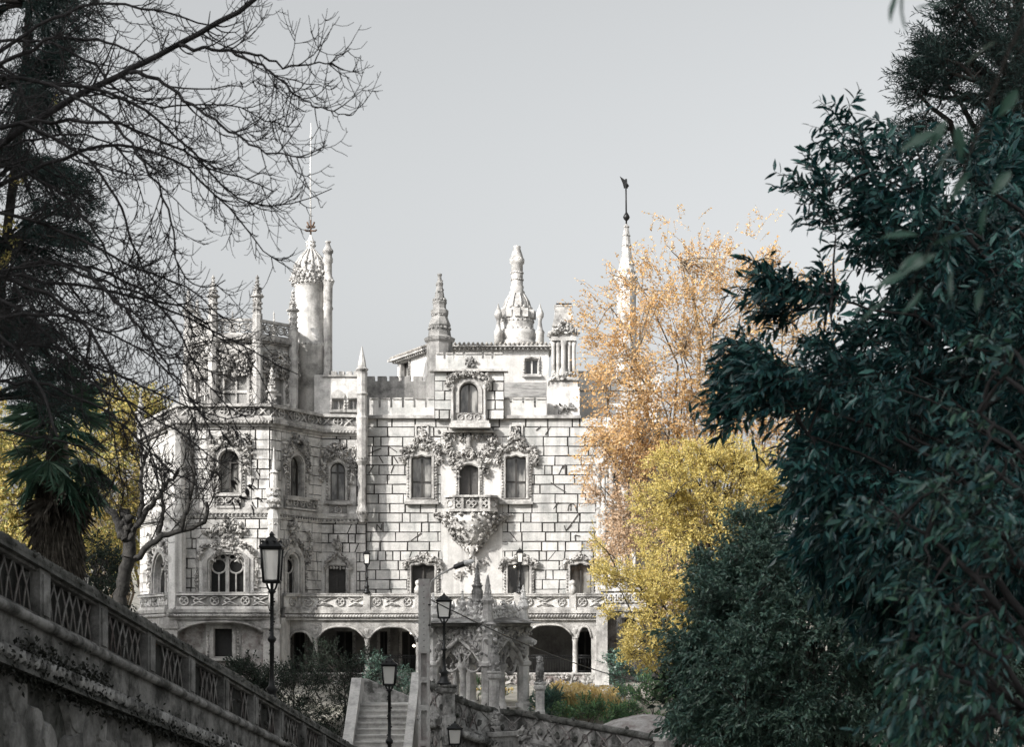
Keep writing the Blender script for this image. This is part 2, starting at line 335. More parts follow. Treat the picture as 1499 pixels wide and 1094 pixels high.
# ------------------------------------------------------------------ the palace
palace = empty('palace', PT(640, 1003, 80)); tag(palace, 'pale grey stone palace with carved windows, pinnacles, round tower and arcaded terrace', 'palace')
YM = 80.0
FM = Fr(((535 - CX) / FPX * YM, YM), ((885 - CX) / FPX * YM, YM)); FM.o = np.array([0, YM, 0.])
def zat(py, Y): return (HY - py) / FPX * Y
def xat(px, Y): return (px - CX) / FPX * Y
V0 = (xat(536, 79.8), 79.8); V1 = (xat(470, 79.5), 79.5); V2 = (xat(395, 76), 76.); V3 = (xat(262, 76), 76.); V4 = (xat(206, 83), 83.)
V5 = (xat(204, 90), 90.)
FE, FS, FF, FL = Fr(V1, V0), Fr(V2, V1), Fr(V3, V2), Fr(V4, V3)
SUBS = []
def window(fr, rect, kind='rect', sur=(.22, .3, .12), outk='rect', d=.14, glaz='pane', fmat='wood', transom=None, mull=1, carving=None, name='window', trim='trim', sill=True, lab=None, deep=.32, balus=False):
    u0, u1, z0, z1 = fr.r(*rect); w = u1 - u0
    l, t_, b = sur; N = 14
    inn = loop(u0, u1, z0, z1, kind, N); out = loop(u0 - l, u1 + l, z0 - b, z1 + t_, outk, N)
    mb = MB(trim); fring(mb, fr, out, inn, -deep, d)
    i2 = loop(u0 - .04, u1 + .04, z0 - .02, z1 + .05, kind, N); o2 = loop(u0 - l * .45, u1 + l * .45, z0 - .03, z1 + t_ * .4, kind if outk != 'rect' or kind in ('round', 'seg') else kind, N)
    fring(mb, fr, o2, i2, d - .02, d + .06)
    for s in (u0 - l * .72, u1 + l * .72):                 # beaded jamb shafts
        k = max(3, int((z1 - z0) / .16))
        for i in range(k): mb.blob(fr.w(s, z0 + (z1 - z0) * .92 * (i + .5) / k, d + .015), .062, 'carved', (1, 1, 1), .15)
    if sill: fbox(mb, fr, u0 - l - .08, u1 + l + .08, z0 - b - .10, z0 - b + .04, -.02, d + .14)
    win = mb.build(name, palace)
    if lab: win['label'] = lab
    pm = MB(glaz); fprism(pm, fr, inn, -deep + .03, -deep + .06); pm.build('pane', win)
    fm = MB(fmat); e = .05
    i3 = loop(u0 + e, u1 - e, z0 + e, z1 - e, kind, N); fring(fm, fr, inn, i3, -deep + .06, -deep + .14)
    for i in range(mull):
        uc = u0 + w * (i + 1) / (mull + 1); fbox(fm, fr, uc - .045, uc + .045, z0 + e * .5, z1 - .03 - (.1 * w if kind == 'scallop' else 0), -deep + .065, -deep + .155)
    if transom: zt = z0 + (z1 - z0) * transom; fbox(fm, fr, u0 + .02, u1 - .02, zt - .03, zt + .03, -deep + .066, -deep + .15)
    fm.build('frame', win)
    if carving:
        cm = MB('carved'); carving(cm, fr, u0, u1, z0, z1); cm.build('carving', win)
    return (u0 - l * .5, u1 + l * .5, z0 - b * .3, z1 + t_ * .5)
# ---- main facade windows
def crown_big(cm, fr, u0, u1, z0, z1):       # leafy hood with a raised crest
    uc = (u0 + u1) / 2
    carve(cm, fr, [(u0 - .45, z1 - .35), (u0 - .35, z1 + .35), (u0 + .1, z1 + .42), (uc, z1 + .5), (u1 - .1, z1 + .42), (u1 + .35, z1 + .35), (u1 + .45, z1 - .35)], .085, 170, .10, .2, .12)
    carve(cm, fr, [(uc - .35, z1 + .75), (uc, z1 + 1.25), (uc + .35, z1 + .75)], .09, 60, .10, .2, .10)
    fring(cm, fr, loop(uc - .36, uc + .36, z1 + .7, z1 + 1.62), loop(uc - .27, uc + .27, z1 + .75, z1 + 1.54), .0, .14, 'trim')
    cm.lathe(fr.w(uc, 0, .18)[:2], [(.10, z1 + .8), (.15, z1 + 1.0), (.09, z1 + 1.25), (.12, z1 + 1.35), (.02, z1 + 1.5)], 8, 'carved')
def hood_small(cm, fr, u0, u1, z0, z1):
    uc = (u0 + u1) / 2
    arch = [(u0 - .35, z1 - .25), (u0 - .30, z1 + .12), (u0, z1 + .22), (uc - .25, z1 + .28), (uc, z1 + .5), (uc + .25, z1 + .28), (u1, z1 + .22), (u1 + .30, z1 + .12), (u1 + .35, z1 - .25)]
    ftube(cm, fr, arch, .09, .18, 6, 'trim'); carve(cm, fr, arch, .075, 90, .07, .2, .08)
HM = []
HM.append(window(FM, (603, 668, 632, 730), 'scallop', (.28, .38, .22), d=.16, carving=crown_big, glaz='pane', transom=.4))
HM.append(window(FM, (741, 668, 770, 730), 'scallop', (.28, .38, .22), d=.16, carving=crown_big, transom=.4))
def crown_mid(cm, fr, u0, u1, z0, z1):
    uc = (u0 + u1) / 2
    carve(cm, fr, [(uc - 1.3, z1 + 1.55), (uc - 1.05, z1 + .8), (uc - .7, z1 + .1), (uc - .62, z1 - .4)], .09, 130, .14, .2, .14)
    carve(cm, fr, [(uc + 1.3, z1 + 1.55), (uc + 1.05, z1 + .8), (uc + .8, z1 + .1), (uc + .75, z1 - .5)], .09, 130, .14, .2, .14)
    carve(cm, fr, [(uc - .8, z1 + .55), (uc - .3, z1 + .5), (uc, z1 + .75), (uc + .3, z1 + .5), (uc + .8, z1 + .55)], .085, 90, .09, .2, .10)
    for k in range(8):
        u = uc - 1.05 + 2.1 * k / 7; carve(cm, fr, [(u, z1 + 1.6), (u, z1 + 1.25)], .07, 8, .04, .17, .06)
    cm.lathe(fr.w(uc, 0, .22)[:2], [(.10, z1 + .8), (.17, z1 + .95), (.12, z1 + 1.2), (.17, z1 + 1.3), (.12, z1 + 1.5), (.03, z1 + 1.6)], 8, 'carved')
    torus(cm, fr, uc, z1 + .42, .13, .04, .2, 'carved')
    fbox(cm, fr, uc - 1.35, uc + 1.35, z1 + 1.66, z1 + 1.78, -.02, .34, 'trim')
HM.append(window(FM, (673, 681, 700, 726), 'seg', (.2, .35, .05), d=.12, glaz='shutter', carving=crown_mid, sill=False))
HM.append(window(FM, (603, 826, 636, 888), 'scallop', (.24, .25, .1), carving=hood_small, glaz='door_wood', sill=False, name='terrace_door'))
HM.append(window(FM, (744, 826, 775, 888), 'scallop', (.24, .25, .1), carving=hood_small, sill=False, name='terrace_door'))
HM.append(window(FM, (835, 826, 866, 888), 'scallop', (.24, .25, .1), carving=hood_small, sill=False, name='terrace_door'))
# ---- central bay (slightly proud) with the attic window
FC = FM.off(.35)
def hood_attic(cm, fr, u0, u1, z0, z1):
    uc = (u0 + u1) / 2; a = [(u0 - .62, z1 - .15), (u0 - .45, z1 + .28), (u0, z1 + .42), (uc, z1 + .55), (u1, z1 + .42), (u1 + .45, z1 + .28), (u1 + .62, z1 - .15)]
    carve(cm, fr, a, .085, 150, .08, .22, .12); carve(cm, fr, [(u0 - .5, z1 - .3), (u0 - .5, z1 + .2)], .1, 40, .09, .2); carve(cm, fr, [(u1 + .5, z1 - .3), (u1 + .5, z1 + .2)], .1, 40, .09, .2)
    for s in (u0 - .36, u1 + .36):
        cm.lathe(fr.w(s, 0, .24)[:2], [(.09, z0 - .75), (.12, z0 - .6), (.07, z0 - .55), (.07, z1 - .4), (.12, z1 - .3), (.12, z1 - .15)], 8, 'trim')
HA = [window(FC, (673, 561, 700, 605), 'round', (.46, .45, .7), 'rect', d=.12, carving=hood_attic, sill=False)]
u0, u1, z0, z1 = FC.r(668, 606, 705, 617)
mb = MB(); fbox(mb, FC, u0, u1, z0, z1, -.1, .13)
for k in range(3): torus(mb, FC, u0 + (u1 - u0) * (k + .5) / 3, (z0 + z1) / 2, .15, .035, .15)
pbox(mb, FC, 658, 622, 718, 628, -.2, .5); pbox(mb, FC, 660, 617, 716, 622, -.2, .36)
mb.build('attic_sill', palace)
UA, UB = FM.px(536, 700)[0], FM.px(882, 700)[0]
zt, zb = zat(612, YM), zat(905, YM)
mb = MB('block')
wall(mb, FM, UA, UB, zb, zt, HM, 0, 'joint')
cu0, cu1, cz0, cz1 = FM.r(646, 640, 735, 800); plains = [(cu0, cu1, cz0, cz1)]
pu0, pu1, pz0, pz1 = FM.r(648, 790, 735, 905); plains.append((pu0, pu1, pz0, pz1))
sur = [(h[0] - .08, h[1] + .08, h[2] - .05, h[3] + .0) for h in HM]
blocks(mb, FM, UA, UB, zb, zt, .5, (.65, 1.45), plains + sur)
wall(mb, FM, cu0, cu1, pz0, cz1, [h for h in HM], .05, 'plaster')
for q in ((cu0, pz0, cz1), (cu1, pz0, cz1)): fbox(mb, FM, q[0] - .02, q[0] + .02, q[1], q[2], -.02, .052, 'plaster')
# cut joints that wander across the blocks
ZO = lambda q: FM.px(520 + q[0] / 3.774, 580 + q[1] / 3.774)
for P in ([(75, 320), (110, 303), (145, 290)], [(130, 330), (155, 372)], [(210, 330), (236, 372)], [(215, 380), (197, 428)], [(75, 430), (106, 380)], [(185, 280), (232, 312)], [(120, 745), (120, 710), (145, 742), (146, 708)],
          [(1080, 480), (1118, 506), (1162, 532)], [(1143, 402), (1160, 380), (1160, 432)], [(1095, 626), (1122, 588)], [(1174, 636), (1180, 606), (1198, 594), (1216, 608), (1222, 636)], [(1192, 598), (1190, 636)], [(1154, 716), (1164, 746), (1200, 700), (1238, 645)], [(1164, 746), (1196, 716)], [(1216, 802), (1214, 770), (1242, 776)], [(366, 758), (308, 802)], [(998, 192), (1026, 168)], [(1050, 216), (1080, 170)]):
    q = [ZO(p) for p in P]
    for a, b in zip(q, q[1:]):
        d_ = np.array(b) - a; n_ = np.array([-d_[1], d_[0]]) / (np.linalg.norm(d_) + 1e-9) * .026
        fprism(mb, FM, [tuple(a - n_), tuple(b - n_), tuple(b + n_), tuple(a + n_)], .0, .083, 'joint')
# the attic storey of the central bay
au0, au1, az0, az1 = FC.r(636, 545, 738, 614)
wall(mb, FC, au0, au1, az0, az1, HA, 0, 'joint')
blocks(mb, FC, au0, au1, az0, az1, .5, (.5, .95), [(h[0] - .1, h[1] + .1, h[2] - .6, h[3] + .1) for h in HA])
fbox(mb, FC, au0, au0 + .02, az0, az1, -.5, 0, 'block'); fbox(mb, FC, au1 - .02, au1, az0, az1, -2., 0, 'block')
fbox(mb, FM, UA, au0, zt - .02, zt, -3, .0, 'plaster'); fbox(mb, FM, au1, UB, zt - .02, zt, -3, .0, 'plaster')
mb.build('facade_wall', palace)
def merlons(mb, fr, x0, x1, ytop, ymid, ybot, slits, d0=-.45, d1=.06, m='block', gap=3.0):
    pbox(mb, fr, x0, ymid, x1, ybot, d0, d1, m)
    e = [x0, *slits, x1]
    for i in range(len(e) - 1):
        a = e[i] + (gap / 2 if i else 0); b = e[i + 1] - (gap / 2 if i < len(e) - 2 else 0)
        pbox(mb, fr, a, ytop, b, ymid, d0, d1 - .01, m); pbox(mb, fr, a + .3, ytop - 2.2, b - .3, ytop, d0 - .05, d1 + .05, 'trim')
mb = MB('block'); merlons(mb, FM, 541, 636, 585, 597, 609, (556, 573, 590, 607, 624)); mb.build('battlement', palace)
mb = MB('block'); merlons(mb, FM, 738, 800, 585, 597, 609, (748, 766, 783)); mb.build('battlement', palace)
mb = MB('block'); merlons(mb, FC, 638, 736, 519, 526, 541, (651, 665, 679, 707, 721)); 
for k in range(26): mb.blob(FC.w(*FC.px(688 + RNG.normal(0, 3), 531 + RNG.normal(0, 5)), .16), .10, 'grey_stone')
mb.build('battlement', palace)
mb = MB('trim')
pbox(mb, FM, 536, 609, 637, 613.5, -.1, .26); pbox(mb, FM, 737, 609, 850, 613.5, -.1, .26); pbox(mb, FC, 629, 541.5, 744, 545, -.3, .32)
mb.build('cornice', palace)
# ---- balcony with its carved corbel
bz = lambda y: zat(y, 79.3)
mb = MB('trim'); bx = xat(690.5, 79.5); r0 = 38 / FPX * 79.3
pl = [(-1., 0.), (-1., .75), (-.72, 1.), (.72, 1.), (1., .75), (1., 0.)]
def bal_poly(z0, z1, k, m, kd=1.05):
    V = [(bx + a * r0 * k, YM - .05 - b * kd * k, z) for z in (z0, z1) for a, b in pl]; n = len(pl)
    mb.add(V, [tuple(range(n))[::-1], tuple(range(n, 2 * n))] + [(i, n + i, n + i + 1, i + 1) for i in range(n - 1)], m)
bal_poly(bz(750), bz(746), 1.0, 'trim'); bal_poly(bz(729), bz(726), 1.02, 'trim'); bal_poly(bz(756), bz(750), .88, 'grey_stone')
FB = Fr((bx - r0 * .72, YM - 1.05), (bx + r0 * .72, YM - 1.05))
bz0, bz1 = bz(746), bz(729)
fbox(mb, FB, 0, FB.L, bz0, bz1, -.16, -.1, 'grey_stone')
for k in range(3):
    u = FB.L * (k + .5) / 3
    for a in range(4): torus(mb, FB, u + .13 * math.cos(a * math.pi / 2), (bz0 + bz1) / 2 + .13 * math.sin(a * math.pi / 2), .12, .035, -.04, 'trim', 10)
for a in (.06, .5, FB.L - .5, FB.L - .06): fbox(mb, FB, a - .06, a + .06, bz0, bz1, -.2, .02, 'trim')
for (a, b) in (((-1., .75), (-.72, 1.)), ((-1, 0), (-1, .75)), ((.72, 1.), (1., .75)), ((1., .75), (1., 0.))):
    f2 = Fr((bx + a[0] * r0, YM - 1.05 * a[1]), (bx + b[0] * r0, YM - 1.05 * b[1])); fbox(mb, f2, 0, f2.L, bz0, bz1, -.14, -.08, 'trim')
    torus(mb, f2, f2.L / 2, (bz0 + bz1) / 2, min(.2, f2.L * .4), .035, -.05, 'trim', 10)
rope(mb, (bx - r0 * .9, YM - .9, bz(751)), (bx + r0 * .9, YM - .9, bz(751)), .07)
mb.build('balcony', palace)
mb = MB('carved')
prof = [(.05, bz(812)), (.45, bz(800)), (.85, bz(785)), (1.25, bz(765)), (1.35, bz(756))]
mb.lathe((bx, YM), prof, 12, 'bay_stone', True, sx=1.0)
for _ in range(430):
    t = RNG.uniform(0, 1); z = bz(812) + (bz(753) - bz(812)) * t; rr = np.interp(z, [p[1] for p in prof], [p[0] for p in prof]); a = RNG.uniform(-math.pi, 0)
    if RNG.random() < .35: rr *= 1.15
    mb.blob((bx + rr * math.cos(a) * 1.06, YM + rr * math.sin(a) * .85, z), RNG.uniform(.06, .13))
for sx in (-1, 1): carve(mb, FM, [(sx * .9 + bx, bz(775)), (sx * 1.5 + bx, bz(760)), (sx * 1.9 + bx, bz(752))], .09, 60, .08, .15)
mb.build('corbel', palace)
# the carved figure under the corbel: one continuous skinned body
def figure(name, parent, pts, edges, rad, mat, loc):
    me = bpy.data.meshes.new(name); me.from_pydata([tuple(np.array(p)) for p in pts], edges, []); me.materials.append(MAT[mat])
    o = bpy.data.objects.new(name, me); COL.objects.link(o); o.parent = parent; o.location = tuple(np.array(loc) - worldloc(parent))
    mo = o.modifiers.new('skin', 'SKIN'); sv = me.skin_vertices[0].data
    for i, r in enumerate(rad): sv[i].radius = (r, r)
    sv[0].use_root = True
    s2 = o.modifiers.new('sub', 'SUBSURF'); s2.levels = 1; s2.render_levels = 1
    return o
figure('relief_figure', palace, [(0, 0, 0), (0, 0, .22), (0, 0, .42), (0, 0, .52), (0, -.02, .66), (-.2, 0, .40), (-.3, -.12, .22), (-.18, -.22, .12), (.2, 0, .40), (.32, -.1, .24), (.24, -.24, .16), (-.1, -.1, -.25), (-.12, 0, -.55), (.1, -.1, -.25), (.12, 0, -.55)],
       [(0, 1), (1, 2), (2, 3), (3, 4), (2, 5), (5, 6), (6, 7), (2, 8), (8, 9), (9, 10), (0, 11), (11, 12), (0, 13), (13, 14)], [.15, .13, .16, .06, .11, .08, .06, .05, .08, .06, .05, .1, .06, .1, .06], 'carved', (bx, YM - .45, bz(812)))
mb = MB('carved'); carve(mb, FM, [(bx - .6, bz(822)), (bx, bz(835)), (bx + .6, bz(822))], .08, 30, .12, .1); carve(mb, FM, [(bx - .9, bz(838)), (bx - .5, bz(842))], .08, 22, .1, .08); mb.build('relief_carving', palace)
# ---- roofs and the walls behind
FBK = Fr((xat(536, 86), 86), (xat(650, 86), 86)); FBK.o = np.array([0, 86., 0])
mb = MB('grey_stone'); pbox(mb, FBK, 532, 558, 642, 612, -.6, 0)
xx = 535
while xx < 640: pbox(mb, FBK, xx, 551, xx + 13, 558, -.5, 0); xx += 17.5
mb.build('rear_wall', palace)
mb = MB('grey_stone'); z_ = zat(572, 83.5)
mb.add([(xat(735, 83), 83, zat(583, 83)), (xat(806, 83), 83, zat(583, 83)), (xat(800, 87.5), 87.5, zat(560, 87.5)), (xat(735, 87.5), 87.5, zat(560, 87.5))], [(0, 1, 2, 3)], 'grey_stone')
mb.box((xat(735, 82.8), 82.6, zat(590, 83)), (xat(806, 82.8), 83, zat(582, 83)), 'grey_stone')
mb.build('lean_to_roof', palace)
YU = 88.0; FU = Fr((xat(640, YU), YU), (xat(803, YU), YU)); FU.o = np.array([0, YU, 0.]); 
FV = Fr((xat(582, 92.5), 92.5), (xat(640, YU), YU))
hu = window(FU, (769, 525, 788, 548), 'scallop', (.1, .12, .08), fmat='white_frame', glaz='glass', d=.06)
mb = MB('plaster'); wall(mb, FU, xat(640, YU), xat(803, YU), zat(610, YU), zat(505, YU), [hu]); 
hv = window(FV, (588, 530, 600, 552), 'rect', (.1, .1, .08), d=.06)
wall(mb, FV, 0, FV.L, zat(610, YU), zat(505, YU), [hv], 0, 'plaster')
xr = xat(803, YU); mb.add([(xr, YU, zat(610, YU)), (xr, YU + 9, zat(610, YU)), (xr, YU + 9, zat(505, YU)), (xr, YU, zat(505, YU))], [(0, 1, 2, 3)], 'plaster'); mb.build('upper_wall', palace)
mb = MB('roof_tile'); ze = zat(506, YU); P = [FU.w(xat(803, YU) + .3, ze, .45), FU.w(xat(640, YU) - .2, ze, .45), FV.w(-.4, ze, .5)]
Q = [(xat(803, YU) + .3, YU + 8, ze + .95), (xat(640, YU) + 1., YU + 8, ze + .95), (xat(582, 92.5) + 2, YU + 9.5, ze + .9)]
n_ = [np.array(p) for p in P] + [np.array(q) for q in Q]
mb.add(n_, [(1, 0, 3, 4), (2, 1, 4, 5)]); mb.add([p - np.array([0, 0, .14]) for p in n_[:3]] + n_[:3], [(0, 1, 4, 3), (1, 2, 5, 4)], 'trim'); mb.add([p - np.array([0, 0, .14]) for p in n_], [(0, 1, 4, 3), (1, 2, 5, 4)], 'trim')
k = 0
for fr, a, b in ((FU, xat(640, YU), xat(803, YU) + .3), (FV, 0, FV.L)):
    u = a
    while u < b: mb.tube([fr.w(u, ze + .03, .5), fr.w(u, ze + .06, .1)], .085, 5, 'roof_tile'); fbox(mb, fr, u - .05, u + .05, ze - .26, ze - .14, 0, .34, 'trim'); u += .26
mb.build('upper_roof', palace)
# ---- chimneys and finials (profiles in photo pixels: half width, row)
def pxlathe(px, Y, prof, name, m='trim', seg=12, smooth=False, parent=palace, extra=None, label=None, rot=0.):
    s = Y / FPX; mb = MB(m); c = (xat(px, Y), Y)
    pr = [(max(r * s, .01), zat(y, Y)) for r, y in prof]
    if pr[0][1] > pr[-1][1]: pr = pr[::-1]
    mb.lathe(c, pr, seg, m, smooth, rot)
    if extra: extra(mb, c, s, Y)
    o = mb.build(name, parent)
    if label: o['label'] = label
    return o
def ring_bumps(mb, c, s, Y, y, r, n, br, m=None, jit=.25):
    for i in range(n):
        a = 2 * math.pi * i / n; mb.blob((c[0] + r * s * math.cos(a), c[1] + r * s * math.sin(a), zat(y, Y)), br * s, m, (1, 1, 1.2), jit)
def ex1(mb, c, s, Y):
    for y, r, n in ((462, 10, 12), (440, 8, 10), (482, 15, 14), (497, 19, 12)): ring_bumps(mb, c, s, Y, y, r, n, 2.6)
    for i in range(16): a = i * .9; mb.blob((c[0] + (7 - i * .25) * s * math.cos(a), c[1] + (7 - i * .25) * s * math.sin(a), zat(437 - i * 1.8, Y)), 2.0 * s)
pxlathe(643.5, 86, [(19, 612), (19, 503), (22, 500), (23, 496), (17, 493), (15, 480), (16.5, 477), (11, 463), (13, 460), (13, 455), (9.5, 452), (9.5, 447), (11, 443), (7.5, 440), (6.5, 431), (4.5, 420), (5.5, 415), (3.2, 412), (2.6, 405), (3.6, 403), (3.4, 401)], 'chimney', 'grey_stone', 8, extra=ex1, label='dark weathered stepped chimney spire')
def ex2(mb, c, s, Y):
    ring_bumps(mb, c, s, Y, 452, 20, 12, 3.0); ring_bumps(mb, c, s, Y, 380, 9.5, 14, 1.5); ring_bumps(mb, c, s, Y, 432, 10, 10, 2.2)
    for i in range(10): a = .628 * i; mb.tube([(c[0] + r_ * s * math.cos(a), c[1] + r_ * s * math.sin(a), zat(y, Y)) for r_, y in ((20.5, 452), (17.5, 442), (11.5, 432))], .05, 5)
    for y, r_ in ((484, 25), (472, 24.5), (400, 8.7), (410, 8.7)): ring_bumps(mb, c, s, Y, y, r_, 24, 1.3)
    for i in range(12):
        a = 2 * math.pi * i / 12; x = c[0] + 23.5 * s * math.cos(a); y = c[1] + 23.5 * s * math.sin(a)
        mb.box((x - 4 * s, y - 3 * s, zat(468, Y)), (x + 4 * s, y + 3 * s, zat(456, Y)))
pxlathe(757, 92, [(30, 512), (30, 503), (26, 500), (29, 492), (27, 486), (24, 484), (24, 472), (23, 458), (20, 457), (20, 452), (17, 442), (11, 432), (11.5, 428), (9, 425), (10, 420), (8.6, 418), (8.4, 388), (10.5, 386), (10.8, 381), (9.6, 379), (9, 377), (5, 364), (5.4, 362), (5, 360.5)], 'chimney', 'trim', 16, True, extra=ex2, label='white domed chimney with tall neck')
for fx in (729.5, 790.5):
    pxlathe(fx, 91, [(6, 512), (6, 489), (7, 487), (4, 482), (2.4, 472), (3, 468), (5.4, 464), (5.6, 459), (4, 455), (2, 451), (1.4, 448), (.3, 444)], 'finial', 'trim', 10, True)
FCh = Fr((xat(800, 81), 81), (xat(850, 81), 81)); FCh.o = np.array([0, 81., 0])
mb = MB('trim')
pbox(mb, FCh, 801, 568, 848, 613, -1.6, .3, 'bay_stone'); pbox(mb, FCh, 805, 558, 845, 568, -1.5, .2); pbox(mb, FCh, 803, 554, 847, 558, -1.6, .32); pbox(mb, FCh, 812, 500, 838, 554, -1.0, -.1)
for x in (810, 817, 833, 840): mb.lathe(FCh.w(xat(x, 81), 0, .02)[:2], [(.16, zat(554, 81)), (.12, zat(548, 81)), (.10, zat(545, 81)), (.10, zat(508, 81)), (.17, zat(500, 81))], 8, 'trim', True)
mb.lathe(FCh.w(xat(825, 81), 0, .12)[:2], [(.2, zat(558, 81)), (.28, zat(548, 81)), (.14, zat(538, 81)), (.14, zat(508, 81)), (.2, zat(500, 81))], 8, 'trim', True)
pbox(mb, FCh, 807, 494, 843, 500, -1.3, .25)
carve(mb, FCh, [(xat(808, 81), zat(490, 81)), (xat(825, 81), zat(476, 81)), (xat(842, 81), zat(490, 81))], .11, 90, .12, .1, .2, 'trim')
carve(mb, FCh, [(xat(808, 81), zat(552, 81)), (xat(842, 81), zat(552, 81))], .1, 50, .1, .25, .1, 'trim'); carve(mb, FCh, [(xat(815, 81), zat(603, 81)), (xat(836, 81), zat(598, 81))], .11, 26, .1, .35, .08, 'grey_stone')
pbox(mb, FCh, 808, 478, 842, 494, -1.1, .0)
c = FCh.w(xat(825, 81), 0, -.5)[:2]; mb.lathe(c, [(17 * .0362 * 1.38, zat(478, 81)), (12.5 * .0362 * 1.4, zat(457, 81)), (12.5 * .0362 * 1.4, zat(449, 81)), (13.5 * .0362 * 1.4, zat(448, 81)), (13.5 * .0362 * 1.4, zat(446, 81))], 4, 'trim', False, math.pi / 4)
pbox(mb, FCh, 814, 444, 837, 445.5, -1.0, .0, 'iron')
mb.build('chimney', palace)['label'] = 'square chimney with clustered columns'
FR1 = Fr((xat(846, 83), 83), (xat(965, 83), 83)); FR1.o = np.array([0, 83., 0])
mb = MB('block'); merlons(mb, FR1, 846, 968, 546, 558, 572, (857, 873, 888, 903, 918, 933, 950)); pbox(mb, FR1, 846, 573, 968, 625, -3, -.05, 'plaster'); mb.build('battlement', palace)
# right tall spire with weather vane
def exs(mb, c, s, Y):
    for y, r, n, b in ((408, 14, 14, 3.5), (398, 11, 12, 3), (388, 9, 10, 2.5), (360, 6, 8, 1.6), (345, 4.5, 8, 1.6), (332, 3, 8, 1.6), (420, 14, 14, 3), (520, 15, 14, 3)): ring_bumps(mb, c, s, Y, y, r, n, b)
    mb.tube([(c[0], c[1], zat(330, Y)), (c[0] - .03, c[1], zat(262, Y))], .05, 5, 'iron'); mb.lathe(c, [(.03, zat(324, Y)), (.15, zat(321, Y)), (.2, zat(318, Y)), (.15, zat(315, Y)), (.03, zat(310, Y))], 10, 'iron')
sp = pxlathe(917, 88, [(17, 640), (16, 560), (18, 556), (15.5, 550), (15, 470), (17, 465), (14, 462), (14, 415), (16, 410), (13.5, 404), (11, 392), (7, 372), (5.5, 350), (3, 332), (1.5, 328)], 'spire', 'trim', 10, False, extra=exs, label='tall carved spire rising behind the golden tree')
mb = MB('iron'); c = np.array([xat(917, 88), 88.]); s = 88 / FPX
vf = Fr((c[0], 88), (c[0] + 1, 88.0)); fprism(mb, vf, [(-.38, zat(258, 88)), (-.10, zat(263, 88)), (.16, zat(272, 88)), (.1, zat(274, 88)), (-.14, zat(276, 88)), (-.22, zat(268, 88))], -.02, .02); mb.tube([vf.w(.0, zat(262, 88), .03), vf.w(.05, zat(276, 88), .03)], .03, 4)
mb.build('weather_vane', sp)
# ---- right wing behind the trees
V6 = (xat(882, 79), 79.); V7 = (xat(930, 78), 78.); V8 = (xat(975, 82), 82.)
FW = Fr(V6, V7); FX = Fr(V7, V8)
hw = [window(FW, (893, 690, 911, 742), 'seg', (.3, .4, .5), carving=crown_big), window(FW, (912, 905, 930, 948), 'seg', (.3, .3, .2), glaz='dark_void', name='lower_window')]
mb = MB('plaster'); zr = zat(900, 79)
wall(mb, FW, 0, FW.L, zr, zat(612, 79), hw, 0, 'trim'); wall(mb, FW, 0, FW.L, zat(1012, 79), zr, hw, .03, 'rubble'); wall(mb, FX, 0, FX.L, zr, zat(612, 79), (), 0, 'trim'); wall(mb, FX, 0, FX.L, zat(1012, 79), zr, (), .03, 'rubble')
mb.build('right_wing_wall', palace)
mb = MB('trim')
for x in (879, 886, 897, 917):
    p = FW.w(FW.px(x, 800)[0], 0, .15)[:2]; mb.lathe(p, [(.26, zat(905, 79)), (.2, zat(880, 79)), (.14, zat(760, 79)), (.2, zat(752, 79)), (.14, zat(745, 79)), (.12, zat(690, 79)), (.22, zat(672, 79))], 8, 'trim', True)
for _ in range(190):
    x = RNG.uniform(876, 920); y = RNG.choice([RNG.uniform(655, 690), RNG.uniform(745, 800), RNG.uniform(690, 890)]); mb.blob(FW.w(*FW.px(x, y), .15 + RNG.uniform(0, .15)), RNG.uniform(.07, .15), 'trim')
mb.build('oriel_columns', palace)
mb = MB('trim'); pbox(mb, FW, 884, 889, 950, 896, -.1, .5); pbox(mb, FW, 884, 862, 950, 866, .2, .5); pbox(mb, FX, 930, 889, 965, 896, -.1, .5)
for k in range(9): torus(mb, FW, FW.px(887 + k * 7, 878)[0], zat(877, 79), .22, .06, .4)
pbox(mb, FW, 884, 866, 950, 889, .3, .34)
mb.build('right_balustrade', palace)
# ---- the polygonal left bay
Zp = lambda y: zat(y, 76)
HF = []; HS = []; HE = []; HL = []
def foliage_round(cm, fr, u0, u1, z0, z1):
    uc = (u0 + u1) / 2; w = (u1 - u0) / 2; zc = z1 - w
    a = [(u0 - .38, zc - .6)] + [(uc - (w + .4) * math.cos(t), zc + (w + .42) * math.sin(t)) for t in np.linspace(0, math.pi, 9)] + [(u1 + .38, zc - .6)]
    carve(cm, fr, a, .085, 110, .08, .2, .09); carve(cm, fr, [(uc - .5, z1 + .55), (uc, z1 + .95), (uc + .5, z1 + .55)], .1, 55, .11, .18, .1)
    for s in (u0 - .45, u1 + .45): carve(cm, fr, [(s, zc), (s, z1 + .8)], .08, 26, .07, .18, .08)
HF.append(window(FF, (322, 660, 350, 722), 'round', (.32, .34, .1), 'round', d=.12, carving=foliage_round, transom=.72, fmat='wood'))
HS.append(window(FS, (422, 668, 440, 728), 'round', (.3, .34, .1), 'round', d=.14, carving=foliage_round, transom=.75))
HE.append(window(FE, (484, 678, 505, 733), 'round', (.26, .3, .1), 'round', d=.12, carving=foliage_round, transom=.75))
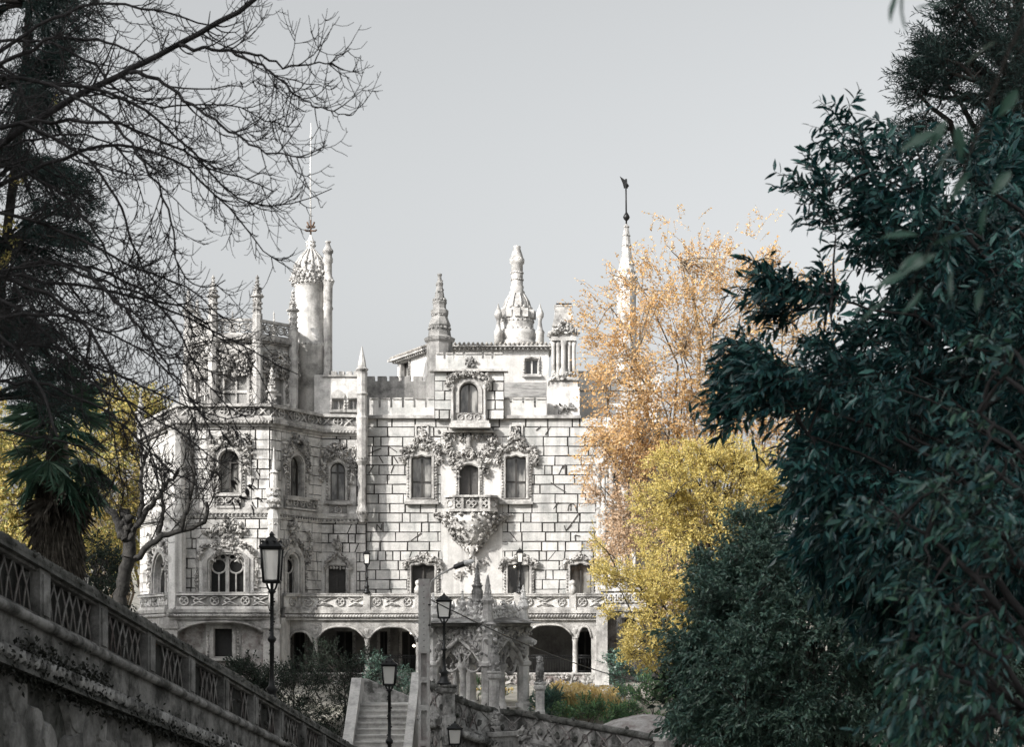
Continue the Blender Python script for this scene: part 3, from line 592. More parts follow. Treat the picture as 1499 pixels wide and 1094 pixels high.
def ogee_hood(cm, fr, u0, u1, z0, z1):
    uc = (u0 + u1) / 2
    for sg in (-1, 1):
        P = [(uc + sg * .62, z1 - .15), (uc + sg * .58, z1 + .12), (uc + sg * .38, z1 + .38), (uc + sg * .14, z1 + .5), (uc, z1 + .85)]
        ftube(cm, fr, P, .07, .2, 6, 'trim'); carve(cm, fr, P, .075, 34, .06, .22, .06)
        cm.lathe(fr.w(uc + sg * .56, 0, .16)[:2], [(.09, z0), (.06, z0 + .3), (.06, z1 - .3), (.10, z1 - .15)], 8, 'trim', True)
    carve(cm, fr, [(uc, z1 + .9), (uc, z1 + 1.3)], .11, 36, .09, .2, .08)
    for k in range(5): cm.blob(fr.w(uc + (k - 2) * .17, z1 - .1, .02), .09, 'trim')
HE.append(window(FE, (481, 829, 506, 890), 'rect', (.2, .25, .05), 'rect', d=.12, carving=ogee_hood, glaz='door_wood', sill=False, name='ogee_door'))
# tracery windows of the ground floor
def tracery(fr, x0, x1, y0, y1, name, sill=True, glaz='glass', twin=False, label=None):
    u0, u1, z0, z1 = fr.r(x0, y0, x1, y1); mb = MB('bay_stone'); N = 14; w = u1 - u0
    inn = loop(u0, u1, z0, z1, 'round' if not twin else 'flat', N)
    for k, (e, dd) in enumerate(((.72, .06), (.5, .13), (.30, .20), (.12, .10))):
        o = loop(u0 - e, u1 + e, z0 - .05, z1 + e, 'round' if not twin else 'flat', N)
        i2 = loop(u0 - e + .2, u1 + e - .2, z0 - .05, z1 + e - .2, 'round' if not twin else 'flat', N) if k < 3 else inn
        fring(mb, fr, o, i2, -.35, dd, 'bay_stone' if k % 2 else 'trim')
    win = mb.build(name, palace)
    if label: win['label'] = label
    pm = MB(glaz); fprism(pm, fr, inn, -.32, -.29); pm.build('pane', win)
    t = MB('trim'); lights = 2 if twin else 1
    lw = w / lights
    for k in range(lights):
        a = u0 + lw * k; uc = a + lw / 2; r = lw * .43
        zc = z1 - lw * .55 - r * .3
        torus(t, fr, uc, zc, r, .05, -.2, 'trim', 18)
        for q in (-1, 1): torus(t, fr, uc + q * r * .52, zc + r * 1.25, r * .42, .045, -.2, 'trim', 12)
        fbox(t, fr, uc - .035, uc + .035, z0, zc - r, -.24, -.16)
        for e in ((a, a + lw) if k == 0 else (a + lw,)): fbox(t, fr, e - (.09 if twin and 0 < e - u0 < w - .1 else .04), e + (.09 if twin and 0 < e - u0 < w - .1 else .04), z0, z1 - lw * .1, -.26, -.12)
    t.build('tracery', win)
    c = MB('carved'); zc = z1 - w / 2; uc = (u0 + u1) / 2
    if twin:
        for k in (0, 1):
            cc = u0 + w * (.25 + .5 * k); carve(c, fr, [(cc + (w * .25 + .62) * math.cos(t_), z1 - w * .2 + (w * .25 + .5) * math.sin(t_)) for t_ in np.linspace(0, math.pi, 9)], .08, 80, .07, .2, .08)
        carve(c, fr, [(uc, z1 + .4), (uc, z1 + 1.6)], .11, 70, .16, .18, .1); carve(c, fr, [(uc - 1., z1 + 1.), (uc, z1 + 1.5), (uc + 1., z1 + 1.)], .1, 60, .14, .16, .1)
    else:
        carve(c, fr, [(uc + (w / 2 + .7) * math.cos(t_), zc + (w / 2 + .7) * math.sin(t_)) for t_ in np.linspace(0, math.pi, 10)], .09, 90, .08, .18, .1)
        carve(c, fr, [(uc, z1 + .8), (uc, z1 + 1.7)], .11, 40, .12, .16, .1)
        for s in (u0 - .85, u1 + .85): carve(c, fr, [(s, zc), (s, z1 + 1.2)], .09, 40, .07, .18, .08)
    for s in (u0 - .62, u1 + .62): carve(c, fr, [(s, z0), (s, z1 - w * .4)], .06, 60, .04, .12, .04)
    c.build('carving', win)
    return (u0 - .2, u1 + .2, z0, z1 + .2)
HF.append(tracery(FF, 307, 357, 812, 890, 'tracery_window', twin=True, label='twin arched window with round tracery'))
HS.append(tracery(FS, 418, 434, 812, 890, 'tracery_window')); HL.append(tracery(FL, 228, 246, 812, 890, 'tracery_window'))
for fr, hs, nm in ((FF, HF, 'bay_front_wall'), (FS, HS, 'bay_side_wall'), (FE, HE, 'bay_side_wall'), (FL, HL, 'bay_side_wall')):
    mb = MB('bay_stone'); wall(mb, fr, 0, fr.L, Zp(905), Zp(615), hs, 0, 'joint' if fr in (FF, FS, FE) else 'bay_stone')
    ch_ = (Zp(615) - Zp(905)) / round((Zp(615) - Zp(905)) / .5); ex = [(h[0] - .45, h[1] + .45, Zp(905) + math.floor((h[2] - .1 - Zp(905)) / ch_) * ch_, Zp(905) + math.ceil((h[3] + .35 - Zp(905)) / ch_) * ch_) for h in hs]
    if fr in (FF, FE): blocks(mb, fr, 0.0, fr.L, Zp(905), Zp(615), .5, (.6, 1.2), ex, m='bay_stone', gap=.062)
    else: blocks(mb, fr, 0.0, fr.L, Zp(905), Zp(615), .5, (.7, 1.4), ex, m='bay_stone', gap=.045)
    for h in ex:                                       # plain field behind carved windows
        wall(mb, fr, max(h[0], .02), min(h[1], fr.L - .02), h[2], h[3], [(q[0], q[1], q[2], q[3]) for q in hs], .045, 'bay_stone')
    mb.build(nm, palace)
for fr in (FL, FF, FS, FE):
    mb = MB('trim')
    fbox(mb, fr, -.1, fr.L + .1, Zp(752), Zp(744), -.1, .2, 'trim'); fbox(mb, fr, -.1, fr.L + .1, Zp(757), Zp(752), -.1, .12, 'bay_stone')
    u = .1
    while u < fr.L: mb.blob(fr.w(u, Zp(754), .14), .075, 'grey_stone', (1, 1, 1)); u += .2
    fbox(mb, fr, -.1, fr.L + .1, Zp(625), Zp(620), -.1, .18); fbox(mb, fr, -.15, fr.L + .15, Zp(617), Zp(613), -.2, .36)
    rope(mb, fr.w(-.1, Zp(619), .28), fr.w(fr.L + .1, Zp(619), .28), .11)
    mb.build('string_course', palace)
    mb = MB('trim'); b0, b1 = Zp(612), Zp(593)          # pierced parapet
    fbox(mb, fr, -.1, fr.L + .1, b1 - .1, b1 + .05, -.12, .16); fbox(mb, fr, -.1, fr.L + .1, b0 - .02, b0 + .08, -.12, .14); fbox(mb, fr, 0, fr.L, b0 + .05, b1 - .08, -.06, -.02, 'grey_stone')
    n = max(1, round(fr.L / .62)); st = fr.L / n
    for k in range(n):
        u = st * (k + .5); zc = (b0 + b1) / 2
        if k % 2: torus(mb, fr, u, zc, .22, .045, .02); ftube(mb, fr, [(u - .2, zc), (u + .2, zc)], .035, .02); ftube(mb, fr, [(u, zc - .2), (u, zc + .2)], .035, .02)
        else:
            for a, b in (((-.28, -.26), (.28, .26)), ((-.28, .26), (.28, -.26))): ftube(mb, fr, [(u + a[0], zc + a[1]), (u, zc + .02), (u + b[0], zc + b[1])], .045, .02)
    mb.build('parapet', palace)
for fr, q, n_ in ((FS, (414, 729, 462, 747), 5), (FE, (482, 738, 508, 757), 1), (FF, (318, 725, 354, 744), 3)):   # carved panels below the windows
    u0, u1, z0, z1 = fr.r(*q); mb = MB('trim'); fbox(mb, fr, u0, u1, z1 - .07, z1 + .02, .0, .30); fbox(mb, fr, u0, u1, z0 - .02, z0 + .08, .0, .26); fbox(mb, fr, u0, u1, z0 + .08, z1 - .07, .0, .15, 'grey_stone')
    for k in range(n_): u = u0 + (u1 - u0) * (k + .5) / n_; torus(mb, fr, u, (z0 + z1) / 2, .17, .04, .18); carve(mb, fr, [(u, (z0 + z1) / 2), (u + .02, (z0 + z1) / 2)], .07, 7, .12, .2, .03)
    mb.build('window_balcony', palace)
# bay roof slab
mb = MB('grey_stone'); zr = Zp(612); mb.add([(*V4, zr), (*V3, zr), (*V2, zr), (*V1, zr), (*V0, zr), (V0[0], 90, zr), (V5[0], 90, zr)], [(0, 1, 2, 3, 4, 5, 6)]); mb.build('bay_roof', palace)
# corner shafts and pinnacles of the bay
def corner(v, name, prof, Y, px, m='bay_stone', bumps=()):
    def ex(mb, c, s, Y_):
        for y, r, n, b in bumps: ring_bumps(mb, c, s, Y_, y, r, n, b, 'carved', .4)
    pxlathe(px, Y, prof, name, m, 8, False, extra=ex)
corner(V2, 'corner_pinnacle', [(9, 908), (9, 765), (10, 760), (8, 752), (7, 742), (11, 736), (9, 728), (10, 718), (6, 716), (6, 700), (5, 694), (7, 692), (3, 688), (.6, 655)], 75.8, 401, bumps=((735, 9, 12, 3.5), (742, 9, 10, 3.5), (726, 8, 12, 3), (718, 8, 10, 3), (900, 8, 10, 2), (768, 7, 10, 2.4), (693, 5, 8, 1.6)))
corner(V3, 'corner_shaft', [(15, 915), (15, 895), (13, 890), (13, 765), (15, 760), (12, 752), (11, 640), (13, 630)], 75.6, 259, bumps=((758, 12, 14, 3), (893, 13, 12, 3)))
corner(V0, 'corner_turret', [(3, 765), (6, 757), (9, 750), (7, 744), (6, 740), (6, 690), (5.5, 682), (9, 676), (8.5, 668), (8, 664), (7.6, 622), (9, 612), (7.2, 609), (7, 580), (9, 577), (7, 574), (7, 545), (9.5, 541), (6.5, 538), (5, 528), (.4, 507)], 79.2, 530, 'trim', bumps=((672, 7.5, 12, 2.4), (752, 7, 10, 2.2), (542, 8, 10, 1.4)))
pinnacle(V4[0], V4[1], zat(640, 83), zat(604, 83), zat(572, 83), .24, palace)
# ---- wall between bay and round tower
FT = Fr((xat(458, 82.5), 82.5), (xat(540, 82.5), 82.5)); FT.o = np.array([0, 82.5, 0.])
ht = [window(FT, (487, 585, 503.5, 600), 'rect', (.08, .5, .06), 'round', d=.08, mull=1, fmat='white_frame'), window(FT, (511, 585, 523, 600), 'rect', (.08, .5, .06), 'round', d=.08, mull=1, fmat='white_frame')]
mb = MB('bay_stone'); wall(mb, FT, xat(460, 82.5), xat(536, 82.5), zat(620, 82.5), zat(549, 82.5), ht, 0)
x = 474
while x < 534: pbox(mb, FT, x, 544, x + 8, 549, -.4, .06, 'trim'); x += 11
pbox(mb, FT, 472, 549, 536, 552, -.4, .1, 'trim'); mb.build('stair_wall', palace)
# ---- belvedere
BC = np.array([xat(345, 80), 82.67]); BR = 2.67 / math.cos(math.pi / 8)
bv = [BC + BR * np.array([math.cos(a), math.sin(a)]) for a in (math.pi / 8 + k * math.pi / 4 for k in range(8))]
zb0, zc0, zp0, zp1 = zat(614, 80), zat(512, 80), zat(492, 80), zat(468, 80)
for k in range(8):
    a, b = bv[(k + 1) % 8], bv[k]              # seen from outside, left to right is clockwise reversed
    fr = Fr(a, b)
    if fr.n @ np.array([*(((a + b) / 2) - BC), 0]) < 0: fr = Fr(b, a)
    if fr.n[1] > .5: continue
    w0, w1 = .38, fr.L - .38
    hole = (w0, w1, zat(605, 80), zat(540, 80))
    mb = MB('trim'); wall(mb, fr, 0, fr.L, zb0, zp0, [hole]); 
    inn = loop(w0, w1, hole[2], hole[3], 'rect'); i2 = loop(w0 + .14, w1 - .14, hole[2] + .05, hole[3] - .05, 'scallop'); fring(mb, fr, inn, i2, -.26, .05)
    fbox(mb, fr, -.05, fr.L + .05, zp0 - .12, zp0 + .02, -.2, .28); fbox(mb, fr, -.02, fr.L + .02, zp0 - .32, zp0 - .2, -.1, .14)
    rope(mb, fr.w(-.05, zp0 - .17, .2), fr.w(fr.L + .05, zp0 - .17, .2), .10)
    pw = mb.build('belvedere_wall', palace)
    pm = MB('bay_stone'); fbox(pm, fr, w0, w1, hole[2], hole[3], -.26, -.2, 'grey_stone'); fbox(pm, fr, fr.L / 2 - .05, fr.L / 2 + .05, hole[2], hole[3], -.2, -.12, 'trim'); fbox(pm, fr, w0, w1, zat(575, 80), zat(571, 80), -.199, -.13, 'trim'); pm.build('blind', pw)
    cm = MB('carved'); carve(cm, fr, [(.2, zat(528, 80)), (fr.L - .2, zat(528, 80))], .11, 190, .30, .12, .12); carve(cm, fr, [(.25, zat(590, 80)), (.25, zat(545, 80)), (fr.L / 2, zat(535, 80)), (fr.L - .25, zat(545, 80)), (fr.L - .25, zat(590, 80))], .085, 80, .07, .08, .06); 
    for q in (.3, .5, .7): carve(cm, fr, [(fr.L * q, zat(540, 80)), (fr.L * q, zat(548, 80))], .1, 16, .07, .1, .08)
    cm.build('carving', pw)
    mb = MB('trim'); fbox(mb, fr, 0, fr.L, zp1 - .1, zp1 + .04, -.14, .1); fbox(mb, fr, 0, fr.L, zp0 + .02, zp0 + .16, -.1, .08)
    for i in range(5):
        u = fr.L * (i + .5) / 5; torus(mb, fr, u, (zp0 + zp1) / 2 + .04, .20, .05, 0); torus(mb, fr, u, (zp0 + zp1) / 2 + .04, .09, .035, 0, None, 8)
        carve(mb, fr, [(u + .2, zp0 + .2), (u + .2, zp1 - .15)], .07, 7, .03, 0, .04, 'trim')
    mb.build('belvedere_parapet', palace)
tops = {0: 415, 4: 418, 5: 402, 6: 403, 7: 412}
for k in range(8):
    p = BC + (BR + .12) * (bv[k] - BC) / BR; front = p[1] < BC[1] + 1.2
    if front:
        s = 80 / FPX; t_ = 403 if k in (5, 6) else 414
        pinnacle(p[0], p[1], zb0, zat(t_ + 31, 80), zat(t_, 80), .27, palace)
    else: pinnacle(p[0], p[1], zp1 - .6, zat(466, 82), zat(447, 84), .14, palace)
mb = MB('roof_tile'); mb.lathe(BC, [(BR, zp0 + .02), (BR * .3, zp0 + .5), (.02, zp0 + .6)], 8, 'grey_stone', False, math.pi / 8); mb.build('belvedere_roof', palace)
pinnacle(xat(398, 78.5), 78.5, zat(612, 78.5), zat(573, 78.5), zat(538, 78.5), .26, palace)
FPn = Fr((xat(262, 79), 79.), (xat(275, 79), 79.)); FPn.o = np.array([0, 79., 0])
mb = MB('bay_stone'); fprism(mb, FPn, [(xat(258, 79), zat(612, 79)), (xat(276, 79), zat(612, 79)), (xat(272, 79), zat(535, 79)), (xat(268, 79), zat(540, 79)), (xat(263, 79), zat(575, 79))], -.5, 0); mb.build('scroll_buttress', palace)
# ---- round tower
def ext(mb, c, s, Y):
    for i in range(14):
        a = 2 * math.pi * i / 14
        P = [(c[0] + r * s * math.cos(a), c[1] + r * s * math.sin(a), zat(y, Y)) for r, y in ((26, 410), (23.5, 398), (21.5, 388), (17, 379), (10, 371), (5.5, 365))]
        mb.tube(P, [.085, .08, .08, .07, .05, .03], 6, 'trim')
        for q in range(7): t_ = q / 7; p_ = P[min(q // 2, 4)]; mb.blob(np.array(p_) + RNG.normal(0, .06, 3), .09, 'carved')
    for y, r, n, b in ((417, 26, 26, 2.6), (409, 27, 20, 3.4), (402, 25.5, 18, 3.2), (394, 24, 14, 2.6), (508, 25, 40, 1.6), (360, 6, 8, 1.8), (355, 5.6, 8, 1.8), (413, 26.5, 30, 2.4), (405, 24.5, 26, 2.6)): ring_bumps(mb, c, s, Y, y, r, n, b, 'trim', .3)
RT = pxlathe(455, 83.5, [(24, 625), (24, 513), (26, 510), (26, 506), (23.5, 503), (23.5, 421), (25.5, 420), (26, 416), (26.5, 409), (23, 405), (23, 397), (21, 388), (16.5, 379), (9, 371), (5, 365), (6.3, 361), (6.8, 357), (5, 353), (3, 349), (1.2, 344)], 'round_tower', 'bay_stone', 28, True, extra=ext, label='plain round tower under a ribbed dome')
mb = MB('rust'); c = (xat(455, 83.5), 83.5); mb.tube([(*c, zat(345, 83.5)), (*c, zat(322, 83.5))], .05, 5)
cf = Fr((c[0], 83.5), (c[0] + 1, 83.5))
for y, w_ in ((338, 7), (333, 5)):
    for q in (-1, 1): ftube(mb, cf, [(0, zat(y, 83.5)), (q * w_ * .037, zat(y, 83.5)), (q * w_ * .045, zat(y - 2, 83.5))], .05, 0)
for q in (-1, 1): ftube(mb, cf, [(0, zat(333, 83.5)), (q * .12, zat(330, 83.5)), (q * .2, zat(325, 83.5))], .05, 0)
mb.build('cross_finial', RT)
mb = MB('white_metal'); mb.tube([(*c, zat(326, 83.5)), (c[0] - .02, c[1], zat(250, 83.5)), (c[0] + .01, c[1], zat(180, 83.5))], [.045, .035, .022], 5); mb.lathe(c, [(.03, zat(202, 83.5)), (.07, zat(200, 83.5)), (.03, zat(198, 83.5))], 6); mb.build('lightning_rod', RT)
pxlathe(480, 83, [(5, 556), (7, 548), (6.5, 540), (6.5, 455), (8, 452), (6.5, 449), (7, 420), (9, 414), (8, 408), (6, 404), (6, 386), (7.4, 384), (7.4, 379), (6, 376), (6, 372), (8, 370), (7.4, 366), (5.5, 364), (2.6, 356), (4.5, 355), (4.4, 353.5)], 'chimney', 'trim', 12, True, extra=lambda mb, c, s, Y: (ring_bumps(mb, c, s, Y, 412, 7.5, 10, 2.4, 'trim'), ring_bumps(mb, c, s, Y, 368, 6.5, 10, 1.6, 'trim')), label='slim chimney attached to the round tower')
# ---- terrace: slab, balustrades, arcade
YT = 77.2; FTm = Fr((xat(412, YT), YT), (xat(884, YT), YT)); FTm.o = np.array([0, YT, 0.])
OF = 1.05
T3 = (V3[0] - .2, 76 - OF); T2 = (V2[0] + .2, 76 - OF); T2b = (xat(416, 76.4), 76.4); T1 = (xat(440, YT), YT)
FTf = Fr(T3, T2); FTs = Fr(T2b, T1); FTl = Fr((xat(205, 80), 80.), (xat(246, 75.6), 75.6)); FT = FTm
zt0, zt1, zc1 = Zp(893), Zp(870), Zp(905)
mb = MB('loggia_stone'); zf = zt0 - .05
mb.add([(T3[0], T3[1] + .1, zf), (T2[0], T2[1] + .1, zf), (T2b[0], T2b[1] + .1, zf), (T1[0], T1[1] + .1, zf), (xat(884, YT), YT + .1, zf), (xat(884, 80), 80.2, zf), (V0[0], 80.2, zf), (V1[0], V1[1] + .2, zf), (V2[0], V2[1] + .2, zf), (V3[0], V3[1] + .2, zf)], [tuple(range(10))])
mb.build('terrace_floor', palace)
def balustrade(fr, u0, u1, z0, z1, name='balustrade', posts=(), m='trim', back='bay_stone'):
    mb = MB(m); fbox(mb, fr, u0, u1, z1 - .1, z1 + .03, -.14, .14); fbox(mb, fr, u0, u1, z0, z0 + .14, -.12, .12)
    fbox(mb, fr, u0, u1, z0 + .1, z1 - .08, -.05, -.01, back); rope(mb, fr.w(u0, z1 + .02, .12), fr.w(u1, z1 + .02, .12), .05)
    h = z1 - z0; zc = (z0 + .14 + z1 - .1) / 2; n = max(1, round((u1 - u0) / .75)); st = (u1 - u0) / n
    for k in range(n):
        u = u0 + st * (k + .5)
        if k % 2 == 0:
            torus(mb, fr, u, zc, h * .26, .045, .03); 
            for a in range(4): ftube(mb, fr, [(u, zc), (u + h * .25 * math.cos(a * 1.571 + .785), zc + h * .25 * math.sin(a * 1.571 + .785))], .03, .03)
        else:
            for q in (-1, 1):
                ftube(mb, fr, [(u - st * .5, zc + q * h * .28), (u, zc + q * .04), (u + st * .5, zc + q * h * .28)], .045, .03); ftube(mb, fr, [(u - st * .4, zc), (u - st * .15, zc + q * h * .2), (u + st * .3, zc + q * h * .28)], .03, .03)
    return mb.build(name, palace)
gaps = [(440, 533), (541, 607), (617, 753), (761, 834), (842, 884)]
for a, b in gaps: balustrade(FTm, xat(a, YT), xat(b, YT), zt0, zt1)
balustrade(FTf, .3, FTf.L - .1, zt0, zt1, back='grey_stone', m='bay_stone'); balustrade(FTs, 0, FTs.L, zt0, zt1); balustrade(FTl, 0, FTl.L - .2, zt0, zt1, m='bay_stone')
for x, fin in ((436, 0), (537, 0), (612, 1), (757, 0), (838, 1)):
    mb = MB('trim'); c = FTm.w(xat(x, YT), 0, 0)[:2]; q = .17
    mb.box((c[0] - q, c[1] - q, Zp(905)), (c[0] + q, c[1] + q, zt1 + (.1 if not fin else .02)))
    if fin: mb.lathe(c, [(.2, zt1), (.2, zt1 + .3), (.12, zt1 + .42), (.09, zt1 + .46), (.14, zt1 + .52), (.16, zt1 + .6), (.12, zt1 + .7), (.03, zt1 + .74)], 10, 'trim', True)
    mb.build('balustrade_post', palace)
mb = MB('trim')
for fr, a, b in ((FTm, xat(438, YT), xat(884, YT)), (FTf, -.1, FTf.L + .1), (FTs, -.1, FTs.L), (FTl, -.1, FTl.L)):
    fbox(mb, fr, a, b, Zp(898), zt0, -.3, .22); fbox(mb, fr, a, b, Zp(908), Zp(898), -.3, .10, 'loggia_stone'); rope(mb, fr.w(a, Zp(902), .16), fr.w(b, Zp(902), .16), .10)
mb.build('terrace_cornice', palace)
# arcade
zA0, zA1 = zat(990, YT), zat(908, YT)
FA = FTm.off(-.05)
mb = MB('loggia_stone')
bays = [(421, 457, 925), (465, 533, 918), (541, 608, 918), (616, 690, 918), (698, 762, 918), (770, 838, 915), (846, 866, 918)]
for x0, x1, ya in bays:
    u0, u1 = xat(x0, YT), xat(x1, YT); n = 14
    pts = [(u0 + (u1 - u0) * i / n, zat(ya, YT) - .55 * abs(2 * i / n - 1) ** 3.2 * 1.0) for i in range(n + 1)]
    fprism(mb, FA, [(u0, zA1)] + pts + [(u1, zA1)], -.38, .0)
    ftube(mb, FA, pts, .06, .02, 5, 'trim')
edges = [412] + [b for x in bays for b in (x[0], x[1])] + [884]
for i in range(0, len(edges), 2):
    fbox(mb, FA, xat(edges[i], YT), xat(edges[i + 1], YT), zat(935, YT) if i not in (0, len(edges) - 2) else zA0, zA1, -.38, 0)
mb.box((xat(873, 76.9), 76.75, zat(1012, 77)), (xat(889, 76.9), 79.2, zat(898, 77)), 'loggia_stone'); mb.box((xat(871, 76.9), 76.6, zat(1012, 77)), (xat(891, 76.9), 79.1, zat(975, 77)), 'bay_stone')
mb.build('arcade', palace)
for x in (461, 537, 612, 694, 766, 842):
    c = FA.w(xat(x, YT), 0, -.18)[:2]; mb = MB('trim')
    mb.lathe(c, [(.20, zat(990, YT)), (.2, zat(986, YT)), (.13, zat(983, YT)), (.12, zat(940, YT)), (.16, zat(937, YT)), (.13, zat(934, YT)), (.22, zat(927, YT)), (.24, zat(923, YT)), (.24, zat(921, YT))], 10, 'trim', True)
    mb.build('column', palace)
FBW = Fr((xat(400, 81.5), 81.5), (xat(890, 81.5), 81.5)); FBW.o = np.array([0, 81.5, 0])
hb = []
for a, b, g, nm in ((492, 516, 'dark_void', 'loggia_door'), (556, 567, 'dark_void', 'loggia_window'), (588, 608, 'dark_void', 'loggia_door'), (846, 868, 'dark_void', 'loggia_door'), (430, 446, 'dark_void', 'loggia_door'), (690, 706, 'dark_void', 'loggia_window')):
    hb.append(window(FBW, (a, 925, b, 985 if 'door' in nm else 968), 'rect', (.15, .15, .02), d=.05, glaz=g, fmat='door_wood', sill=False, name=nm, mull=1))
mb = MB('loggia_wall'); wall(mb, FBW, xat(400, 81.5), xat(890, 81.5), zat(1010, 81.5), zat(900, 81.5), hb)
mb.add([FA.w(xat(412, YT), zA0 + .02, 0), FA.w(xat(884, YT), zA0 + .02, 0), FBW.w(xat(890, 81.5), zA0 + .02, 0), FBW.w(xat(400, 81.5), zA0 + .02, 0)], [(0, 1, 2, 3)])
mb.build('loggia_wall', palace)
mb = MB('rubble'); fbox(mb, FA, xat(412, YT), xat(884, YT), zat(1020, YT), zat(988, YT), -.4, .06, 'rubble')
for i in range(330):
    x = RNG.uniform(414, 882); y = RNG.uniform(990, 1006); mb.blob(FA.w(*FA.px(x, y), .05), RNG.uniform(.12, .26), 'rubble', (1, .5, .7))
fbox(mb, FA, xat(412, YT), xat(884, YT), zat(988, YT), zat(985.5, YT), -.4, .14, 'trim'); mb.build('arcade_base', palace)
mb = MB('iron')
for x0, x1 in ((517, 533), (541, 608), (616, 690), (698, 762), (770, 838), (846, 866)):
    for y in (960, 964, 983): ftube(mb, FA, [(xat(x0, YT), zat(y, YT)), (xat(x1, YT), zat(y, YT))], .018, -.1, 4)
    n = int((x1 - x0) / 3.6)
    for k in range(n + 1): u = xat(x0 + (x1 - x0) * k / n, YT); ftube(mb, FA, [(u, zat(985, YT)), (u, zat(960, YT))], .011, -.1, 3)
    for k in range(n): u = xat(x0 + (x1 - x0) * (k + .5) / n, YT); torus(mb, FA, u, zat(962, YT), .05, .01, -.1, None, 6, 3)
mb.build('iron_railing', palace)
for px, py, Y_ in ((602, 927, 80.4), (606, 946, 80.6), (327, 937, 76.6), (753, 829, 80.25)):
    mb = MB('bulb'); mb.blob(PT(px, py, Y_), .075, 'bulb', (1, 1, 1), 0, True); mb.tube([PT(px, py - 3, Y_), PT(px, py - 8, Y_)], .01, 4, 'iron'); mb.build('hanging_lamp', palace)
# lower storey of the bay
zl0 = zat(1010, 76)
FLo = FF.off(.55); hb = [window(FLo, (314, 921, 340, 962), 'rect', (.42, .35, .1), d=.08, glaz='dark_void', fmat='dark_void', mull=0, name='lower_window', trim='loggia_stone')]
mb = MB('rubble'); wall(mb, FLo, -.3, FLo.L + .3, zl0, Zp(905), hb)
for _ in range(260):
    u = RNG.uniform(0, FLo.L); z = RNG.uniform(Zp(985), Zp(915)); hh = hb[0]
    if hh[0] - .5 < u < hh[1] + .5 and z > hh[2] - .3: continue
    lp = [(u + .34 * math.cos(a) * RNG.uniform(.6, 1.1), z + .24 * math.sin(a) * RNG.uniform(.6, 1.1)) for a in np.linspace(0, 5.6, 7)]; fprism(mb, FLo, lp, -.02, RNG.uniform(.015, .06), 'rubble')
mb.build('lower_bay_wall', palace)
mb = MB('loggia_stone'); u0, u1 = .35, FTf.L - .35; n = 16
pts = [(u0 + (u1 - u0) * i / n, Zp(911) - .5 * abs(2 * i / n - 1) ** 3) for i in range(n + 1)]
fprism(mb, FTf, [(u0, Zp(900))] + pts + [(u1, Zp(900))], -.5, .0); ftube(mb, FTf, pts, .07, .02)
for a, b in ((-.35, .35), (FTf.L - .35, FTf.L + .45)):
    fbox(mb, FTf, a, b, zl0, Zp(905), -.6, .05); fbox(mb, FTf, a - .08, b + .08, Zp(921), Zp(915), -.5, .12)
mb.build('lower_bay_arch', palace)
fsd = Fr((T2[0] + .4, T2[1] + .1), (xat(425, 77.3), 77.3)); mb = MB('bay_stone'); wall(mb, fsd, 0, fsd.L, zl0, Zp(905)); mb.build('lower_bay_side', palace)
fsl = Fr((xat(205, 80.5), 80.5), (T3[0] - .3, T3[1] + .2)); mb = MB('loggia_stone'); wall(mb, fsl, 0, fsl.L, zl0, Zp(905)); mb.build('lower_bay_side', palace)
# dark mass of the palace behind (keeps the sky out of the windows)
mb = MB('plaster'); mb.box((xat(536, 80), 80.6, zt0 - .3), (xat(884, 80), 92, zat(614, 80)), 'plaster'); mb.box((V4[0] + .6, 83.6, zl0), (xat(536, 80), 92, zat(616, 80)), 'plaster'); mb.box((xat(884, 79), 82.5, zl0), (xat(968, 80), 93, zat(580, 80)), 'plaster'); mb.build('rear_block', palace)
# ------------------------------------------------------------------ terrain: one sheet out to the horizon
RA = np.array([xat(0, 19.), 19.]); RB = np.array([xat(520, 41.5), 41.5])     # top line of the ramp wall
RZA, RZB = zat(785, 19.), zat(1097, 41.5)
def sm(a, b, x): t = np.clip((x - a) / (b - a), 0, 1); return t * t * (3 - 2 * t)
def ground_z(x, y):
    base = -4.6 + 2.9 * (1 - sm(5, 13, y)) + 2.25 * sm(50, 56, y) * sm(-8, -5, x) + 2.25 * sm(44, 50, y) * (1 - sm(-9, -5, x))
    t = (y - RA[1]) / (RB[1] - RA[1]); xw = RA[0] + (RB[0] - RA[0]) * t; zw = RZA + (RZB - RZA) * t
    left = sm(0.1, .8, xw - .45 - x) * (1 - sm(42.0, 44, y)) * sm(-6, 2, y)
    base = base * (1 - left) + left * (np.clip(zw, -3.2, 2.2) - 1.25)
    hill = 17 * sm(20, 50, -x - .16 * np.maximum(y, 0) + 6) * (1 - .65 * sm(55, 105, y)) + 8 * sm(12, 60, -y - 10)  # left rise, shaped out of view to shade the foreground
    far = 3.0 * sm(110, 220, y) + 26 * sm(180, 700, y)
    right = 3.5 * sm(16, 40, x) * sm(-20, 30, y)
    return base + hill + far + right
gx = np.unique(np.r_[-900, -500, -250, -150, np.linspace(-100, -24, 39), np.linspace(-23, 22, 91), np.linspace(24, 60, 13), 90, 150, 300, 600, 900]); gy = np.unique(np.r_[-300, -150, -100, np.linspace(-70, 0, 29), np.linspace(1, 100, 100), np.linspace(104, 200, 16), 260, 400, 700, 1200, 2000])
GX, GY = np.meshgrid(gx, gy); GZ = ground_z(GX, GY) + .12 * np.sin(GX * .7) * np.cos(GY * .6)
mb = MB('ground_earth'); nx = len(gx)
mb.add(np.stack([GX, GY, GZ], -1).reshape(-1, 3), [(j * nx + i, j * nx + i + 1, (j + 1) * nx + i + 1, (j + 1) * nx + i) for j in range(len(gy) - 1) for i in range(nx - 1)], None, True)
tag(mb.build('ground'), kind='structure')
